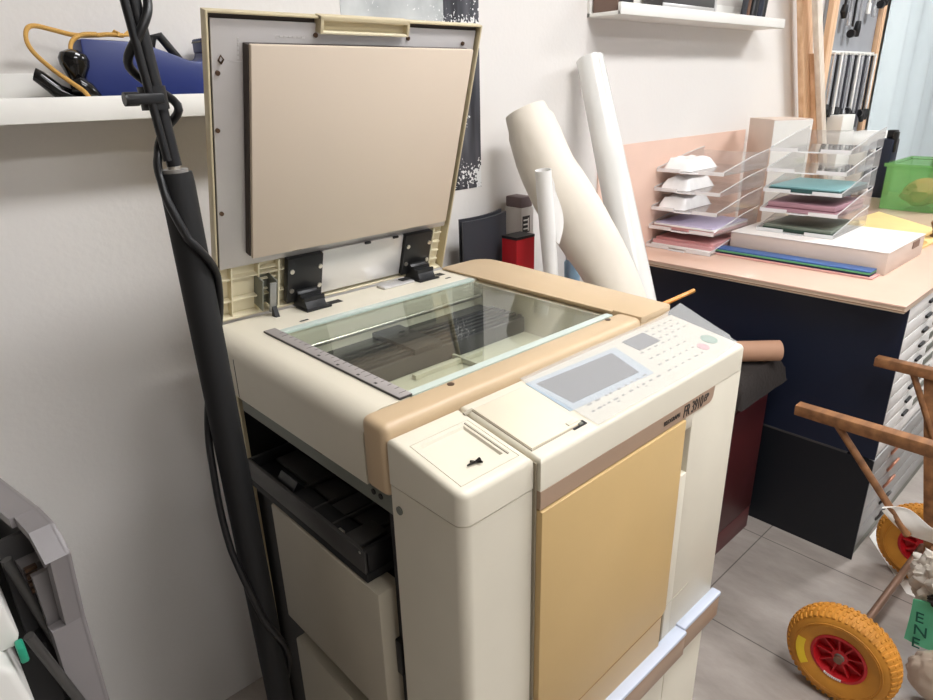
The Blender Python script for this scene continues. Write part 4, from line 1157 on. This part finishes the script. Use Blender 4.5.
part(MB().box((1.93, -.30, .152), (1.955, .235, .19), M_woodc, .002), 'bed_rail', ct)
# load of rags and bags
def crumple(c, r, m, sc, nz, f, sd, zmin=None):
    mb = MB(); mb.ball(c, r, m, sc, nz, f, 5, sd)
    if zmin is not None:
        for v in mb.bm.verts: v.co.z = max(v.co.z, zmin)
    return mb
tag(crumple((1.675, .145, .275), .085, M_bag, (.8, 1.05, .95), .40, 2.2, 3.0, .2055).build('crumpled_bag'), 'crumpled grey white plastic bag on the wooden cart behind the near wheel', 'bag')
mb = MB()
def torn(u, v):
    P0 = V((1.497, .281, .515)); d = V((.035, -.19, -.030)); w = .004+.040*math.sin(PI*min(1, .08+u*.9))**1.1
    c = P0+d*u*1.1
    return c + V((.018*(v-.5)+.012*math.sin(6*u), 0, -(v-.2)*w*1.5)) + V((.009*math.sin(9*u+4*v), .003*math.sin(14*v), .007*math.sin(11*u+2*v)))
mb.grid(torn, 30, 12, M_tornbag, .0012)
mb.ball((1.53, .085, .50), .045, M_tornbag, (.6, 1.3, .7), .4, 2.4, 4, 5.5)
tag(mb.build('torn_plastic'), 'torn white plastic sheet draped over the top of the cart load', 'plastic sheet')
gc = thing('green_cloth', 'green cloth with dark printed letters hanging from the cart between the wheels', 'cloth', (1.62, .16, .06))
GO = V((1.605, .200, .246)); GU = V((.004, -.135, .014)); GV = V((.0, -.004, -.120))
def gcl(u, v):
    return GO + GU*u + GV*v*(.8+.2*(1-u)) + V((.008*math.sin(5*u+3*v), 0, -.012*math.sin(2*u)*v))
part((lambda m_: (m_.grid(gcl, 20, 16, M_gcloth, .0015), m_)[1])(MB()), 'cloth', gc)
mb = MB(); mb.ball((1.632, .155, .262), .034, M_gloss, (.6, .9, .55), .5, 3, 4, 1.2)
gfr = frame_matrix(GO + V((-.010, -.004, -.045)), (0, -1, .08), (0, .05, 1))
for i, ch in enumerate('ENE'):
    text_mesh(ch, .040, M_gink, frame_matrix(GO + V((-.0085+.001*i, -.014-.003*i, -.052-.037*i)), (.0, -1, .10), (0, .12, 1)), depth=.0009, parent=gc)
tag(crumple((1.612, .150, .262), .026, M_gloss, (.6, 1.0, .7), .5, 3, 1.2).build('black_rag'), 'small shiny black rag tucked between the green cloth and the grey bag', 'rag')
tag(crumple((1.585, .082, .080), .078, M_canvas, (.55, 1.2, 1.0), .14, 2.0, 8.0, .0015).build('canvas_bag'), 'pale beige canvas bag on the floor under the cart, right of the near wheel', 'bag')
mb = MB(); mb.prism([(2.161, .425), (2.40, .425), (2.40, .06), (1.955, .06), (1.955, .262)], 2, .0003, .0015, M_white, 0)
tag(mb.build('card_sheet'), 'large white card sheet lying on the floor beside the far cart wheel', 'board')

# ------------------------------------------------------------------ grey and white machine in the lower left corner
pm = thing('open_printer', 'white machine with a grey flip-up cover standing open, lower left corner', 'printer', (-.25, .85, 0))
mb = MB()
mb.prism([(-.55, 0), (.006, 0), (.006, .90), (.000, .95), (-.012, .97), (-.04, .985), (-.55, .985)], 1, .575, 1.12, M_offw, .006, 3)
part(mb, 'body', pm)
mb = MB(); mb.prism([(-.05, .955), (.008, .955), (.012, .965), (.008, 1.0), (-.004, 1.022), (-.05, 1.03)], 1, .60, .70, M_offw, .003); bk = part(mb, 'hinge_block', pm)
part(MB().box((.006, .585, .945), (.0125, .600, .962), M_emer, .002), 'green_latch', pm)
DX, DY = V((-.1206, .9927, 0)), V((.9927, .1206, 0))
P0 = V((.067, .62, 0))
CM = Matrix.Translation(P0) @ Matrix((DX, (0, 0, 1), DY)).transposed().to_4x4()      # local: s (away), z, n (to the wall side)
def cprism(mb, pts, n0, n1, m, bev=0.0):
    sub = MB(CM); t = bmesh.new()
    A = [t.verts.new((p[0], p[1], n0)) for p in pts]; B = [t.verts.new((p[0], p[1], n1)) for p in pts]
    t.faces.new(A[::-1]); t.faces.new(B); k = len(pts)
    for i in range(k): t.faces.new((A[i], A[(i+1) % k], B[(i+1) % k], B[i]))
    bmesh.ops.recalc_face_normals(t, faces=t.faces)
    if bev: bmesh.ops.bevel(t, geom=t.edges[:], offset=bev, segments=2, profile=.5, affect='EDGES')
    old = mb.xf; mb.xf = CM; mb._add(t, m, False); mb.xf = old
ZB = .50
outer = [(.03, ZB), (.012, .93), (-.003, 1.012), (.012, 1.026), (.022, 1.0345), (.058, 1.036), (.20, 1.018), (.42, .99), (.42, ZB)]
mb = MB()
cprism(mb, outer, -.006, 0, M_grey, .0015)
# rim walls
def rim(mb, path, w, n0, n1, m):
    for (a, b) in zip(path, path[1:]):
        a = V((a[0], a[1])); b = V((b[0], b[1])); d = (b-a).normalized(); q = V((d.y, -d.x))*w
        cprism(mb, [a, b, b+q, a+q], n0, n1, m)
rim(mb, [(.03, ZB), (.012, .93)], .012, -.030, -.004, M_grey)
rim(mb, [(.012, .93), (-.003, 1.012)], .014, -.018, -.004, M_grey)
rim(mb, [(-.003, 1.012), (.012, 1.026), (.022, 1.0345), (.058, 1.036)], .010, -.022, -.004, M_grey)
rim(mb, [(.058, 1.036), (.20, 1.018), (.42, .99)], .010, -.026, -.004, M_grey)
part(mb, 'cover', pm, 'grey flip-up cover')
mb = MB()
cprism(mb, [(.045, ZB), (.028, .93), (.02, 1.005), (.06, 1.02), (.40, .98), (.40, ZB)], -.010, -.006, M_greyd)
cprism(mb, [(.03, .90), (.03, .985), (.036, .985), (.036, .90)], -.028, -.008, M_grey)
cprism(mb, [(.07, .80), (.07, 1.01), (.076, 1.01), (.076, .80)], -.04, -.008, M_greyd)
cprism(mb, [(.05, .965), (.05, .985), (.07, .985), (.07, .965)], -.03, -.008, M_grey)
for k in range(4): cprism(mb, [(.04, .985-.008*k), (.045, .985-.008*k), (.045, .989-.008*k), (.04, .989-.008*k)], -.03, -.02, M_bronze)
part(mb, 'cover_lining', pm)
for q0, q1 in (((.022, .66, 1.005), (.045, .66, .85)), ((.018, .62, .945), (.052, .63, .78))):
    part(MB().cyl(q0, q1, .0045, M_darkm, 12), 'support_rod', pm)
part(MB().box((-.01, .66, .80), (.03, 1.05, .90), M_dark), 'hinge_base', pm)

# ------------------------------------------------------------------ lights
def lamp_panel(x, y, sx, sy, power, rgb, lab):
    e = thing('ceiling_light', lab, 'ceiling light', (x, y, ZC-.06))
    part(MB().box((x-sx/2-.02, y-sy/2-.02, ZC-.055), (x+sx/2+.02, y+sy/2+.02, ZC), M_white, .003), 'housing', e)
    part(MB().box((x-sx/2, y-sy/2, ZC-.062), (x+sx/2, y+sy/2, ZC-.056), emit('lit_diffuser', rgb, power/(sx*sy)/PI), .001), 'diffuser', e)
    l = bpy.data.lights.new('ceiling_lamp', 'AREA'); l.shape = 'RECTANGLE'; l.size = sx; l.size_y = sy; l.energy = power; l.color = lin(rgb)[:3]
    o = bpy.data.objects.new('ceiling_lamp', l); C.objects.link(o); o.location = (x, y, ZC-.075)
lamp_panel(1.3, .0, 1.2, .3, 26, (253, 253, 255), 'long ceiling light panel over the duplicator')
lamp_panel(3.9, -.1, 1.2, .3, 36, (252, 253, 255), 'long ceiling light panel over the flat file cabinet')
lamp_panel(.60, -1.5, 1.2, .3, 27, (253, 253, 255), 'added ceiling fill panel behind the camera')  # added fill lamp for the front faces and the back wall
l = bpy.data.lights.new('window_daylight', 'AREA'); l.shape = 'RECTANGLE'; l.size = WX1-WX0-.2; l.size_y = WZ1-WZ0-.2; l.energy = 210; l.color = lin((246, 250, 255))[:3]
o = bpy.data.objects.new('window_daylight', l); C.objects.link(o); o.location = ((WX0+WX1)/2, Y0-.15, (WZ0+WZ1)/2); o.rotation_euler = (-PI/2, 0, 0)
w = bpy.data.worlds.new('daylight'); bpy.context.scene.world = w; w.use_nodes = True
bgn = w.node_tree.nodes['Background']; bgn.inputs[0].default_value = (.75, .85, 1, 1); bgn.inputs[1].default_value = 1.2

sc = bpy.context.scene
sc.view_settings.view_transform = 'Standard'; sc.view_settings.look = 'None'; sc.view_settings.gamma = 1; sc.view_settings.use_curve_mapping = False
sc.view_settings.exposure = -0.33
try:
    sc.cycles.use_denoising = True
except Exception: pass
sc.cycles.transparent_max_bounces = 48
sc.cycles.max_bounces = 10
